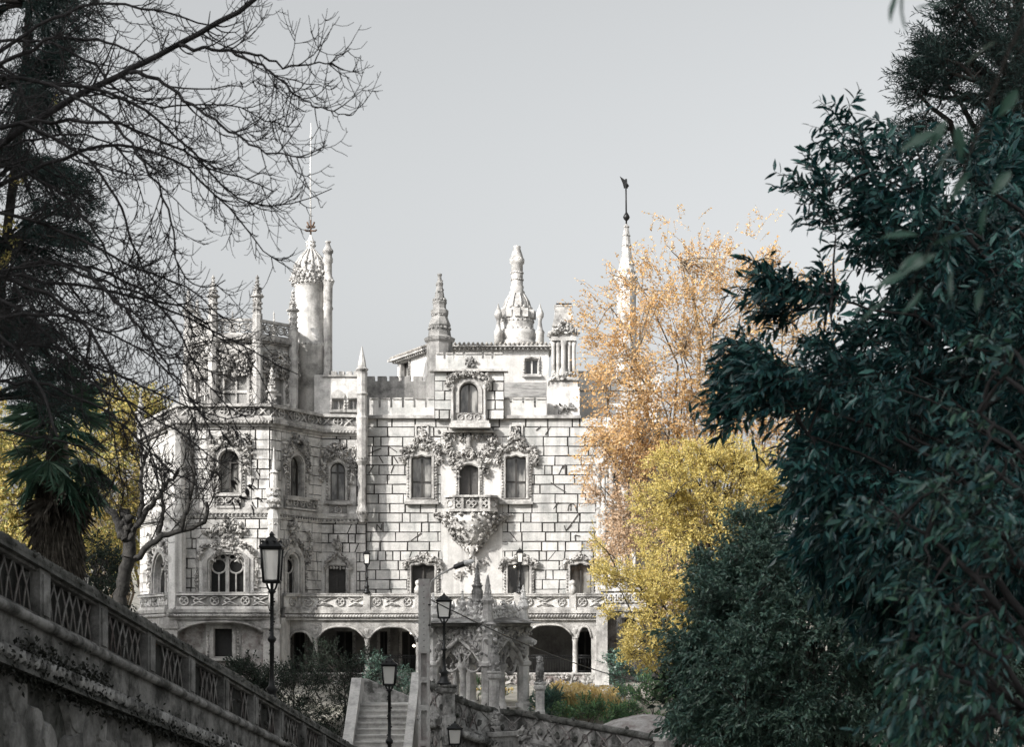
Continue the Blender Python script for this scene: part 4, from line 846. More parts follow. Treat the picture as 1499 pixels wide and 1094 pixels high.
# ------------------------------------------------------------------ foreground ramp wall
ramp_wall = empty('ramp_wall', (RA[0], RA[1], -2)); tag(ramp_wall, 'dark mossy stone wall with lattice balustrade sloping down in the left foreground', 'stone wall')
class Sl(Fr):
    """vertical plane whose z follows a slope from za to zb along u"""
    def __init__(s, a, b, za, zb): super().__init__(a, b); s.za = za; s.k = (zb - za) / s.L
    def w(s, u, z, d=0.): return super().w(u, z + s.za + s.k * u, d)
A0 = RA - (RB - RA) * .42; ZA0 = RZA - (RZB - RZA) * .42
FRW = Sl(A0, RB, ZA0, RZB)
def strip(mb, fr, z0, z1, d0, d1, m=None, u0=0, u1=None, n=40):
    u1 = u1 or fr.L
    for a, b in zip(np.linspace(u0, u1, n + 1)[:-1], np.linspace(u0, u1, n + 1)[1:]): fbox(mb, fr, a, b, z0, z1, d0, d1, m)
mb = MB('dark_coping')
Z = np.linspace(0, FRW.L, 150); rr = .105 + RNG.normal(0, .006, 150)
P = np.array([FRW.w(u, -.07, .02) for u in Z]); mb.tube(P, rr, 10, 'dark_coping')
mb.add([FRW.w(0, -.16, .14), FRW.w(FRW.L, -.16, .14), FRW.w(FRW.L, -.06, .11), FRW.w(0, -.06, .11), FRW.w(0, -.16, -.14), FRW.w(FRW.L, -.16, -.14), FRW.w(FRW.L, -.06, -.11), FRW.w(0, -.06, -.11)], [(0, 1, 2, 3), (5, 4, 7, 6), (4, 5, 1, 0)])
for i in range(700):
    u = RNG.uniform(0, FRW.L); a = RNG.uniform(-.6, 2.4); mb.blob(FRW.w(u, -.07 + .1 * math.sin(a), .02 + .1 * math.cos(a)), RNG.uniform(.015, .04), 'dark_coping')
mb.build('coping', ramp_wall)
hB = .86
mb = MB('dark_stone')
mb.add([FRW.w(0, -hB, -.05), FRW.w(FRW.L, -hB, -.05), FRW.w(FRW.L, -.12, -.05), FRW.w(0, -.12, -.05)], [(0, 1, 2, 3)], 'dark_backing')
npan = 15; st = FRW.L / npan
for k in range(npan):
    u = st * k
    fbox(mb, FRW, u - .17, u + .17, -hB, -.14, -.1, .09, 'dark_stone'); fbox(mb, FRW, u - .11, u + .11, -hB + .1, -.22, .09, .115, 'dark_stone')
    a, b = u + .24, u + st - .24; z0, z1 = -hB + .1, -.2
    fbox(mb, FRW, a - .06, b + .06, z1, z1 + .07, -.05, .06); fbox(mb, FRW, a - .06, b + .06, z0 - .07, z0, -.05, .06)
    w = b - a; m_ = 'rubble'
    for j in range(3):                                   # pointed interlacing tracery, worn and uneven
        c = a + w * (j + .5) / 3; q = w / 6
        if random.random() < .12: continue
        for sg in (-1, 1):
            jj = lambda: random.uniform(-.012, .012)
            ftube(mb, FRW, [(c + sg * q * .95 + jj(), z0), (c + sg * q * .55, (z0 + z1) / 2), (c - sg * q * .1, z1)], .017, -.01, 4, m_)
            ftube(mb, FRW, [(c + sg * q * .15 + jj(), z0), (c + sg * q * .45, (z0 + z1) / 2 + .05), (c + sg * q * .95, z1)], .015, -.015, 4, m_)
    for j in range(7): mb.blob(FRW.w(RNG.uniform(a, b), RNG.uniform(z0, z1), -.04), RNG.uniform(.03, .07), 'dark_coping', (1, .4, 1.4))
mb.build('balustrade', ramp_wall)
mb = MB('dark_stone')
Z = np.linspace(0, FRW.L, 120); mb.tube([FRW.w(u, -hB - .02, .10) for u in Z], .07 + RNG.normal(0, .004, 120), 8, 'mid_stone')
mb.add([FRW.w(0, -hB - .72, .05), FRW.w(FRW.L, -hB - .72, .05), FRW.w(FRW.L, -hB, .05), FRW.w(0, -hB, .05)], [(0, 1, 2, 3)], 'mid_stone')
rope(mb, FRW.w(0, -hB - .62, .16), FRW.w(FRW.L, -hB - .62, .16), .12, 'mid_stone', .17)
fb = [FRW.w(0, -hB - .8, .26), FRW.w(FRW.L, -hB - .8, .26), FRW.w(FRW.L, -hB - .70, .22), FRW.w(0, -hB - .70, .22), FRW.w(0, -hB - .8, 0), FRW.w(FRW.L, -hB - .8, 0), FRW.w(0, -hB - .66, 0), FRW.w(FRW.L, -hB - .66, 0)]
mb.add(fb, [(0, 1, 2, 3), (4, 5, 1, 0), (3, 2, 7, 6)], 'dark_coping')
mb.build('moulding', ramp_wall)
mb = MB('dark_stone')
lo = -6.5; V = [FRW.w(0, -hB - .75, .0), FRW.w(FRW.L, -hB - .75, .0)]; mb.add([V[0], V[1], (V[1][0], V[1][1], lo), (V[0][0], V[0][1], lo)], [(0, 3, 2, 1)], 'dark_coping')
# big rough wall stones
for i in range(760):
    u = RNG.uniform(0, FRW.L); z = -hB - .95 - RNG.uniform(0, 2.7); r = RNG.uniform(.2, .5)
    lp = [(u + r * RNG.uniform(.75, 1.05) * math.cos(a), z + r * RNG.uniform(.75, 1.05) * 1.0 * math.sin(a)) for a in np.linspace(0, 5.5, 8)]
    n = len(lp); dd = RNG.uniform(.03, .10); cu = sum(p[0] for p in lp) / n; cz = sum(p[1] for p in lp) / n
    V = [FRW.w(p[0], p[1], .0) for p in lp] + [FRW.w(cu + (p[0] - cu) * .82, cz + (p[1] - cz) * .82, dd) for p in lp]
    mb.add(V, [tuple(range(2 * n - 1, n - 1, -1))] + [(i_, n + i_, n + (i_ + 1) % n, (i_ + 1) % n) for i_ in range(n)], 'dark_stone')
mb.build('rubble_face', ramp_wall)
mb = MB('dark_stone'); mb.add([FRW.w(0, -hB, -.45), FRW.w(FRW.L, -hB, -.45), FRW.w(FRW.L, -.14, -.12), FRW.w(0, -.14, -.12), FRW.w(0, -5, -.45), FRW.w(FRW.L, -3, -.45)], [(1, 0, 3, 2), (5, 4, 0, 1)]); mb.build('rear_face', ramp_wall)
# ------------------------------------------------------------------ staircase
stairs = empty('staircase', (-3.74, 44, -3)); tag(stairs, 'straight flight of pale stone steps between rough slanting parapets', 'staircase')
mb = MB('stair_stone'); sx0, sx1 = -4.48, -2.99; n = 14; top = zat(1031, 45.5)
for i in range(n):
    z = top - i * .163; y = 45.5 - i * .30
    mb.box((sx0, y - .30, z - .40), (sx1, y + (.30 if i else 2.2), z - .045)); mb.box((sx0 + .01, y - .335, z - .045), (sx1 - .01, y + (0 if i else 2.2), z))
mb.build('steps', stairs)
def slope_wall(mb, x0, x1, P, h, m):
    """P: list of (y, ztop)"""
    for (y0, za), (y1, zb) in zip(P, P[1:]):
        V = [(x0, y0, za), (x1, y0, za), (x1, y1, zb), (x0, y1, zb), (x0, y0, za - h), (x1, y0, za - h), (x1, y1, zb - h), (x0, y1, zb - h)]
        mb.add(V, [(0, 1, 2, 3), (4, 5, 1, 0), (5, 6, 2, 1), (7, 4, 0, 3), (6, 7, 3, 2)], m)
mb = MB('stair_stone'); slope_wall(mb, sx0 - .30, sx0, [(42.0, zat(1130, 42.)), (45.6, zat(993, 45.6)), (46.3, zat(994, 46.3))], 2.2, 'stair_stone'); mb.build('parapet', stairs)
mb = MB('stair_stone'); slope_wall(mb, sx1, sx1 + .24, [(41.6, zat(1110, 41.6)), (45.7, zat(985, 45.7)), (46.3, zat(985, 46.3))], 2.4, 'stair_stone'); mb.build('parapet', stairs)
mb = MB('stair_stone'); fE = Fr((sx0 - .3, 46.6), (sx1 + .3, 46.6)); fprism(mb, fE, [(0, -3), (fE.L, -3), (fE.L, zat(1029, 46.6)), (.3, zat(994, 46.6)), (0, zat(994, 46.6))], -.3, 0, 'mid_stone')
mb.build('landing_wall', stairs)
# ------------------------------------------------------------------ curved terrace wall in the centre
tw = empty('terrace_wall', (0, 43, -4)); tag(tw, 'weathered curving terrace wall with rope moulding, carved piers and sloping lattice balustrade', 'stone wall')
path = [(626, 998, 43.5), (646, 1009, 42.5), (670, 1022, 42.6), (700, 1034, 44.2), (735, 1041, 45.2), (765, 1043, 45.4), (792, 1048, 45.), (870, 1062, 43.), (962, 1079, 41.)]
pts3 = [PT(*p) for p in path]
mbc, mbw, mbr, mbf = MB('dark_coping'), MB('mid_stone'), MB('mid_stone'), MB('mid_stone')
for i, (a, b) in enumerate(zip(pts3, pts3[1:])):
    fr = Sl(a[:2], b[:2], a[2], b[2])
    mbc.tube([fr.w(-.03, -.05, 0), fr.w(fr.L / 2, -.05, 0), fr.w(fr.L + .03, -.05, 0)], .10, 8, 'dark_coping')
    fbox(mbw, fr, -.02, fr.L + .02, -.78, -.10, -.14, .0)
    fbox(mbw, fr, -.02, fr.L + .02, -.84, -.76, -.14, .12)
    k = max(1, int(fr.L / .7)); s_ = fr.L / k
    for j in range(k):
        u = s_ * (j + .5)
        for q in (-1, 1):
            ftube(mbw, fr, [(u - q * s_ * .38, -.72), (u - q * s_ * .1 + random.uniform(-.03, .03), -.45), (u + q * s_ * .38, -.16)], .02, .015, 4, 'rubble')
        torus(mbw, fr, u, -.44, .12, .018, .015, 'rubble', 10)
        mbw.blob(fr.w(u + s_ * .5, -.5, 0), .12, 'dark_coping')
    rope(mbr, fr.w(-.05, -1.02, .22), fr.w(fr.L + .05, -1.02, .22), .12, 'mid_stone', .17)
    fbox(mbr, fr, -.05, fr.L + .05, -1.0, -.84, -.14, .18, 'dark_stone')
    V = [fr.w(0, -1.05, .02), fr.w(fr.L, -1.05, .02)]; mbf.add([V[0], V[1], (V[1][0], V[1][1], -6), (V[0][0], V[0][1], -6)], [(0, 3, 2, 1)], 'dark_stone')
    for _ in range(int(fr.L * 16)):
        u = RNG.uniform(0, fr.L); z = -1.2 - RNG.uniform(0, 1.3); r = RNG.uniform(.1, .24)
        lp = [(u + r * RNG.uniform(.7, 1.1) * math.cos(t_), z + r * RNG.uniform(.7, 1.1) * math.sin(t_)) for t_ in np.linspace(0, 5.4, 7)]; fprism(mbf, fr, lp, 0, RNG.uniform(.04, .08), 'rubble' if RNG.random() < .25 else 'mid_stone')
for i in range(260):
    j = RNG.integers(0, len(pts3) - 1); t_ = RNG.uniform(); p = pts3[j] * (1 - t_) + pts3[j + 1] * t_; mbc.blob(p + RNG.normal(0, .05, 3) - [0, 0, .04], RNG.uniform(.03, .07))
mbc.build('coping', tw); mbw.build('balustrade', tw); mbr.build('moulding', tw); mbf.build('rubble_face', tw)
def pier(px, y0, y1, Y, r, name, lab=None, finial=None, m='mid_stone', base=None):
    def ex(mb, c, s, Y_):
        if finial:
            for y, rad, n, b in finial: ring_bumps(mb, c, s, Y_, y, rad, n, b, 'dark_stone', .5)
    prof = [(r * 1.15, base or y1 + 40), (r * 1.15, y1), (r, y1 - 3), (r, y0 + 12), (r * 1.35, y0 + 9), (r * 1.4, y0 + 5), (r * 1.2, y0 + 4), (r * 1.45, y0 + 1), (r * 1.4, y0 - 1)]
    o = pxlathe(px, Y, prof, name, m, 8, False, parent=tw, extra=ex, rot=math.pi / 8)
    if lab: o['label'] = lab
    return o
pier(657, 1004, 1050, 42.2, 9.5, 'corner_pier')
pier(723.5, 984, 1040, 45., 8, 'pier', 'pale round pier with carved figure', None, 'trim')
pier(790.5, 1000, 1042, 45.4, 7, 'pier', None, None, 'trim')
for px, Y, y0, y1, w in ((724, 45., 984, 946, 7.5), (790, 45.4, 1000, 961, 6)):
    mb = MB('dark_stone'); s = Y / FPX
    mb.lathe((xat(px, Y), Y), [(w * s, zat(y0, Y)), (w * .8 * s, zat(y0 - (y0 - y1) * .3, Y)), (w * 1.0 * s, zat(y0 - (y0 - y1) * .5, Y)), (w * .6 * s, zat(y0 - (y0 - y1) * .8, Y)), (w * .55 * s, zat(y1 + 4, Y)), (.03, zat(y1, Y))], 8)
    for _ in range(60): z = RNG.uniform(0, 1); a = RNG.uniform(0, 6.3); mb.blob((xat(px, Y) + w * s * (1 - .4 * z) * math.cos(a), Y + w * s * (1 - .4 * z) * math.sin(a), zat(y0 + (y1 - y0) * z, Y)), w * s * .32)
    mb.build('carved_finial', tw)
mb = MB('mid_stone'); mf = Fr((xat(700, 44), 44.), (xat(750, 44.9), 44.9)); 
for _ in range(90): t_ = RNG.uniform(); mb.blob(PT(724 + RNG.normal(0, 5 * (1 - .5 * t_)), 1042 + 28 * t_, 44.7), RNG.uniform(.05, .12), 'trim' if RNG.random() < .4 else 'mid_stone')
mb.build('grotesque_mask', tw)
mb = MB('mid_stone')                                     # carved niche in the wall's lower part
fn = Fr(pts3[3][:2], pts3[5][:2]).off(.12)
pbox(mb, fn, 718, 1076, 758, 1110, -.1, .05, 'trim'); pbox(mb, fn, 716, 1072, 760, 1078, -.1, .14, 'trim'); pbox(mb, fn, 727, 1086, 749, 1110, 0, .06, 'dark_stone')
carve(mb, fn, [fn.px(762, 1080), fn.px(790, 1080)], .1, 50, .12, .1, .08, 'trim'); mb.build('niche', tw)
# planter wall at the right end
pw = empty('planter_wall', PT(965, 1090, 40)); tag(pw, 'low stone planter wall holding a mound of bare earth, right of the curving terrace wall', 'low wall')
a, b, c_ = PT(902, 1071, 42.3), PT(965, 1081, 40.8), PT(987, 1060, 46.)
mb = MB('stair_stone')
for p, q in ((b, c_),):
    fr = Sl(p[:2], q[:2], p[2], q[2]); fbox(mb, fr, 0, fr.L, -.09, 0, -.16, .16, 'stair_stone'); fbox(mb, fr, 0, fr.L, -2.5, -.09, -.12, .10, 'rubble')
mb.build('wall', pw)
mb = MB('soil'); C = (a + c_ + b) / 3
mb.lathe(C[:2] + [0, 1.2], [(2.3, C[2] - .9), (1.7, C[2] - .1), (1.0, C[2] + .22), (.4, C[2] + .36), (.05, C[2] + .4)], 16, 'rubble', True)
for _ in range(140): r_ = RNG.uniform(.1, 1.6); an = RNG.uniform(0, 6.3); mb.blob((C[0] + r_ * math.cos(an), C[1] + 1.2 + r_ * math.sin(an), C[2] + .36 - .3 * r_), RNG.uniform(.04, .12), 'rubble')
mb.build('earth_mound', pw)
# ------------------------------------------------------------------ ornate garden pavilion
pav = empty('garden_pavilion', PT(700, 1036, 52)); tag(pav, 'small weathered stone garden pavilion with pointed tracery arches and a dark spire', 'pavilion')
gz = -2.35
GC = np.array([xat(714, 50.), 50.]); GL = np.array([xat(634, 51.4), 51.4]); GR = np.array([xat(766, 52.6), 52.6]); GB = GL + GR - GC
zA = zat(917, 50.6); zSpr = zat(973, 50.6); zTop = zat(932, 50.6)
def pav_side(a, b, front=True):
    fr = Fr(a, b); mb = MB('bay_stone'); u0, u1 = .22, fr.L - .22; n = 20
    inn = []
    for i in range(n + 1):
        t_ = i / n; x = abs(2 * t_ - 1)
        z = zTop - (zTop - zSpr) * (x ** .75 * .72 + .28 * max(0, (x - .55) / .45) ** 2.2)
        inn.append((u0 + (u1 - u0) * t_, z))
    fprism(mb, fr, [(0, zA), (0, zSpr)] + [(u0, zSpr)] + inn[1:-1] + [(u1, zSpr), (fr.L, zSpr), (fr.L, zA)], -.3, 0, 'bay_stone')
    ftube(mb, fr, inn, .075, .06, 6, 'trim'); ftube(mb, fr, [(u, z + .13) for u, z in inn], .05, .05, 5, 'loggia_stone')
    wl = mb.build('arch_wall', pav)
    t = MB('trim'); uc = fr.L / 2; w = u1 - u0
    for sg in (-1, 1):
        torus(t, fr, uc + sg * w * .25, zSpr + .12, w * .20, .05, -.12, 'trim', 14); torus(t, fr, uc + sg * w * .12, zSpr + .5, w * .11, .045, -.12, None, 12)
        for k in range(3): a_ = math.pi * (.15 + .35 * k); t.blob(fr.w(uc + sg * w * .25 + w * .15 * math.cos(a_) , zSpr + .1 - w * .17 * math.sin(a_), -.12), .075)
        ftube(t, fr, [(uc, zSpr), (uc + sg * w * .2, zSpr + .35), (uc + sg * w * .05, zTop - .25)], .04, -.12, 5)
    torus(t, fr, uc, zTop - .42, .15, .04, -.12, None, 10)
    t.build('tracery', wl)
    if front:
        c = MB('carved'); carve(c, fr, [(.2, zSpr + .3), (fr.L * .28, zTop - .1), (uc, zTop + .25), (fr.L * .72, zTop - .1), (fr.L - .2, zSpr + .3)], .08, 110, .07, .1, .08, 'loggia_stone')
        carve(c, fr, [(.3, zTop + .1), (fr.L - .3, zTop + .1)], .08, 40, .12, .05, .06, 'bay_stone'); c.build('carving', wl)
    mb = MB('bay_stone'); p = fr.w(uc, 0, -.15)[:2]
    mb.lathe(p, [(.17, gz - .4), (.17, gz + .1), (.11, gz + .2), (.10, zSpr - .3), (.16, zSpr - .16), (.2, zSpr)], 8, 'trim', True); mb.build('mullion_column', pav)
    mb = MB('bay_stone'); fbox(mb, fr, -.1, fr.L + .1, zA, zA + .1, -.3, .16); rope(mb, fr.w(-.1, zA + .05, .18), fr.w(fr.L + .1, zA + .05, .18), .08, 'loggia_stone')
    fbox(mb, fr, 0, fr.L, zA + .1, zA + .34, -.2, -.05); 
    for i in range(int(fr.L * 60)): mb.blob(fr.w(RNG.uniform(.1, fr.L - .1), zA + .36 + RNG.normal(0, .17), -.08), RNG.uniform(.05, .11), 'bay_stone' if i % 3 else 'loggia_stone')
    for i in range(int(fr.L / .42)):
        u = .25 + i * .42; c_ = fr.w(u, 0, -.1)[:2]; h_ = .34 + .12 * (i % 2)
        mb.lathe(c_, [(.05, zA + .3), (.07, zA + .3 + h_ * .45), (.035, zA + .3 + h_ * .55), (.06, zA + .3 + h_ * .75), (.01, zA + .42 + h_)], 6, 'loggia_stone')
        torus(mb, fr, u + .21, zA + .42, .13, .03, -.1, 'loggia_stone', 10)
    mb.build('cresting', pav)
pav_side(GL, GC); pav_side(GC, GR); pav_side(GR, GB, False); pav_side(GB, GL, False)
for p, px, ytop, ysh, m in ((GC, 714, 842, 872, 'trim'), (GL, 634, 868, 892, 'bay_stone'), (GR, 765, 857, 880, 'bay_stone'), (GB, 690, 872, 890, 'bay_stone')):
    Y = p[1]; s = Y / FPX; mb = MB(m)
    mb.lathe(p, [(.28, gz - .6), (.28, gz + .1), (.21, gz + .16), (.21, zSpr - .1), (.28, zSpr - .05), (.28, zSpr + .05), (.2, zSpr + .1), (.2, zA), (.28, zA + .05), (.19, zA + .12), (.16, zat(ysh + 14, Y)), (.22, zat(ysh + 8, Y)), (.12, zat(ysh, Y)), (.06, zat(ytop + 8, Y)), (.02, zat(ytop, Y))], 8, m if m != 'trim' else 'loggia_stone', False)
    for k in range(46): t_ = RNG.uniform(); a = RNG.uniform(0, 6.28); r_ = .2; mb.blob((p[0] + r_ * math.cos(a), p[1] + r_ * math.sin(a), zSpr + (zat(ysh, Y) - zSpr) * t_), RNG.uniform(.04, .09), 'bay_stone' if k % 3 else 'dark_stone')
    for y, r, n, b in ((ysh + 8, 5, 9, 2.6), (ysh - 4, 4, 7, 2), (ysh - 14, 2.8, 6, 1.5), (ysh + 2, 4.6, 8, 2.2)): ring_bumps(mb, p, s, Y, y, r, n, b, m, .4)
    for k in range(14): a = RNG.uniform(0, 6.28); mb.blob((p[0] + .27 * math.cos(a), p[1] + .27 * math.sin(a), zA - RNG.uniform(0, .5)), .08, 'bay_stone')
    mb.build('corner_pinnacle', pav)
GM = (GL + GR) / 2 + [-.05, 0]
s = GM[1] / FPX; mb = MB('dark_stone'); Ym = GM[1]
mb.lathe(GM, [(2.3, zA + .1), (1.0, zA + .35), (11 * s, zat(910, Ym)), (9 * s, zat(893, Ym)), (8 * s, zat(882, Ym)), (10 * s, zat(880, Ym)), (8 * s, zat(877, Ym)), (8.5 * s, zat(866, Ym)), (6.5 * s, zat(862, Ym)), (7.5 * s, zat(858, Ym)), (5 * s, zat(855, Ym)), (.4 * s, zat(822, Ym))], 8, 'dark_stone', False)
for i in range(40): t_ = i / 40; y = 855 - 30 * t_; r_ = 5 * (1 - t_) + .4; a = i * 2.4; mb.blob((GM[0] + r_ * s * math.cos(a), GM[1] + r_ * s * math.sin(a), zat(y, Ym)), 1.2 * s)
for y, r_, n, b in ((858, 7, 12, 1.6), (880, 9, 14, 1.8), (870, 8, 12, 1.2), (900, 9.5, 14, 2.0)): ring_bumps(mb, GM, s, Ym, y, r_, n, b)
mb.build('spire', pav)
pinnacle(xat(677, 53), 53., zA + .1, zat(882, 53), zat(864, 53), .13, pav, 'trim', crockets=False)
for (px, py, sx) in ((608, 937, 1), (785, 941, -1)):       # gargoyles leaning out
    mb = MB('bay_stone'); p = PT(px, py, 51.5); q = p + np.array([.75 * sx, .3, .05]); mb.tube([p, p * .7 + q * .3 + [0, 0, .06], q], [.07, .12, .15], 7, 'bay_stone')
    for _ in range(10): mb.blob(p + (q - p) * RNG.uniform(0, .5) + RNG.normal(0, .05, 3), .07)
    mb.build('gargoyle', pav)
mb = MB('bay_stone'); mb.add([(*GL, gz), (*GC, gz), (*GR, gz), (*GB, gz)], [(0, 1, 2, 3)]); mb.build('floor', pav)
# ------------------------------------------------------------------ street lamps
def street_lamp(px, Y, y_base, y_bot, y_top, label, hw=None, twist=True, name='street_lamp'):
    x = xat(px, Y); zb, z0, z1 = zat(y_base, Y), zat(y_bot, Y), zat(y_top, Y); h = z1 - z0
    root = empty(name, (x, Y, zb)); tag(root, label, 'street lamp', 'lamp posts around the palace terraces')
    w = (hw or .30) * h
    mb = MB('iron'); pr = .036 + .012 * h
    Lz = z0 - zb
    mb.lathe((x, Y), [(pr * 4.5, zb), (pr * 4.6, zb + .05), (pr * 3, zb + .12), (pr * 2.2, zb + .28), (pr * 3, zb + .34), (pr * 1.5, zb + .42), (pr * 1.1, zb + .6), (pr, zb + Lz * .5), (pr * 2, zb + Lz * .52), (pr * 2, zb + Lz * .54), (pr * .9, zb + Lz * .56), (pr * .85, z0 - .25 * h), (pr * 2, z0 - .2 * h), (pr, z0 - .15 * h)], 8, 'iron', True)
    if twist:
        for k in range(int(Lz * 14)): a = k * .9; z = zb + .5 + k / 14 * .9; mb.blob((x + pr * math.cos(a), Y + pr * math.sin(a), z), pr * .55, 'iron', (1, 1, 1)) if z < z0 - .3 * h else None
    for q in (-1, 1):
        for e in (0, 1):
            dx, dy = (q * w * .55, 0) if e else (0, q * w * .55); mb.tube([(x, Y, z0 - .26 * h), (x + dx * .7, Y + dy * .7, z0 - .12 * h), (x + dx, Y + dy, z0)], .012 + .01 * h, 4, 'iron')
    mb.build('post', root)
    fr = MB('iron'); hb, ht, zg = w * .70, w, z0 + .66 * h       # tapered square lantern
    for (ax, ay) in ((-1, -1), (1, -1), (1, 1), (-1, 1)): fr.tube([(x + ax * hb, Y + ay * hb, z0), (x + ax * ht * .9, Y + ay * ht * .9, zg)], .02 * h + .006, 4, 'iron')
    for zz, r_ in ((z0, hb), (zg, ht * .9)):
        c = [(x - r_, Y - r_, zz), (x + r_, Y - r_, zz), (x + r_, Y + r_, zz), (x - r_, Y + r_, zz)]
        for i in range(4): fr.tube([c[i], c[(i + 1) % 4]], .03 * h + .006, 4, 'iron')
    q = math.pi / 4; k2 = 1.414
    fr.lathe((x, Y), [(ht * k2 * 1.08, zg), (ht * k2 * 1.12, zg + .03 * h), (ht * k2 * .72, zg + .11 * h), (ht * k2 * .6, zg + .13 * h), (ht * k2 * .5, zg + .19 * h), (ht * k2 * .18, zg + .24 * h), (.05 * h, zg + .25 * h), (.07 * h, zg + .27 * h), (.01, z1)], 4, 'iron', False, q)
    for a in range(8): fr.blob((x + ht * .9 * math.cos(a * .785 + .4), Y + ht * .9 * math.sin(a * .785 + .4), zg + .13 * h), .035 * h, 'iron')
    lan = fr.build('lantern', root)
    g = MB('lantern_glass'); g.lathe((x, Y), [(hb * k2 * .95, z0 + .01), (ht * k2 * .86, zg - .01)], 4, 'lantern_glass', False, q); g.build('glass', lan)
    return root
street_lamp(398, 34.2, 1032, 852, 778, 'largest street lamp with twisted iron post, rising behind the mossy ramp wall', .205)
street_lamp(570, 36., 1180, 1003, 960, 'street lamp on a thin post in front of the stone steps', .26)
street_lamp(650, 42.2, 1003, 905, 868, 'street lamp standing on the corner pier of the curving terrace wall', .30)
street_lamp(537, 77.1, 869, 826, 804, 'small slender lamp standing on the palace balustrade left of centre', .22, False)
street_lamp(761, 77.1, 869, 824, 802, 'small slender lamp on the palace balustrade behind the pavilion', .22, False)
street_lamp(666, 38., 1190, 1090, 1056, 'low street lamp at the bottom edge below the curving wall', .32)
street_lamp(123, 45., 900, 862, 836, 'distant lamp half hidden behind the ramp wall beside the palm', .25, False)
# ------------------------------------------------------------------ concrete pole, its lamp and the cable
Y = 35.; root = empty('utility_pole', (xat(620.5, Y), Y, ground_z(xat(620, Y), Y))); tag(root, 'grey concrete utility pole with recessed panels beside the steps', 'utility pole')
fr = Fr((0, Y), (1, Y)); fr.o = np.array([0, Y, 0.]); mb = MB('concrete')
cells = [(957, 992), (1000, 1033), (1041, 1085), (1093, 1140)]
holes = [(xat(616.4, Y), xat(624.6, Y), zat(b, Y), zat(a, Y)) for a, b in cells]
L0, L1 = xat(612.5, Y), xat(628.5, Y); zt_, zb_ = zat(848, Y), zat(1260, Y)
wall(mb, fr, L0, L1, zb_, zt_, holes, 0)
for (a, b, c, d) in holes:
    mb.add([fr.w(a, c, -.10), fr.w(b, c, -.10), fr.w(b, d, -.10), fr.w(a, d, -.10), fr.w(a, c, 0), fr.w(b, c, 0), fr.w(b, d, 0), fr.w(a, d, 0)], [(0, 1, 2, 3), (0, 4, 5, 1), (1, 5, 6, 2), (2, 6, 7, 3), (3, 7, 4, 0)])
mb.add([fr.w(L0, zb_, 0), fr.w(L1, zb_, 0), fr.w(L1, zt_, 0), fr.w(L0, zt_, 0), fr.w(L0, zb_, -.22), fr.w(L1, zb_, -.22), fr.w(L1, zt_, -.22), fr.w(L0, zt_, -.22)], [(1, 5, 6, 2), (4, 0, 3, 7), (2, 6, 7, 3), (5, 4, 7, 6)])
for y in range(858, 950, 9): mb.lathe(fr.w(xat(620.5, Y), 0, .002)[:2], [(.012, zat(y, Y)), (.012, zat(y - 1, Y))], 6, 'dark_void')
mb.build('shaft', root)
mb = MB('concrete'); xl = xat(629.5, Y)
P = [(xl, Y - .05, zat(925, Y)), (xl, Y - .05, zat(862, Y)), (xl + .05, Y - .06, zat(851, Y)), (xl + .22, Y - .08, zat(842, Y)), (xat(665, Y), Y - .2, zat(832, Y))]
mb.tube(P, .022, 6, 'concrete'); 
for y in (885, 915): mb.box((xl - .04, Y - .08, zat(y + 2, Y)), (xl + .02, Y + .02, zat(y, Y)), 'iron')
mb.build('lamp_arm', root)
mb = MB('lamp_black'); a, b, c = np.array(PT(664, 831.5, Y - .2)), np.array(PT(680, 825.5, Y - .25)), np.array(PT(694, 821.5, Y - .3))
mb.tube([a, a * .9 + b * .1, b * .95 + a * .05, b], [.03, .06, .065, .06], 8, 'lamp_black', False); lh = mb.build('lamp_head', root)
mb = MB('white_metal'); mb.tube([b, b * .3 + c * .7, c], [.062, .055, .02], 8, 'white_metal'); mb.build('lens', lh)
mb = MB('iron'); p0, p1 = PT(631, 879, Y), PT(1040, 1012, 58.)
L = [p0 + (p1 - p0) * t_ - np.array([0, 0, .5 * 4 * t_ * (1 - t_)]) for t_ in np.linspace(0, 1, 24)]; mb.tube(L, .016, 5, 'iron'); 
tag(mb.build('power_cable'), 'thin dark cable running from the concrete pole down to the right', 'cable')
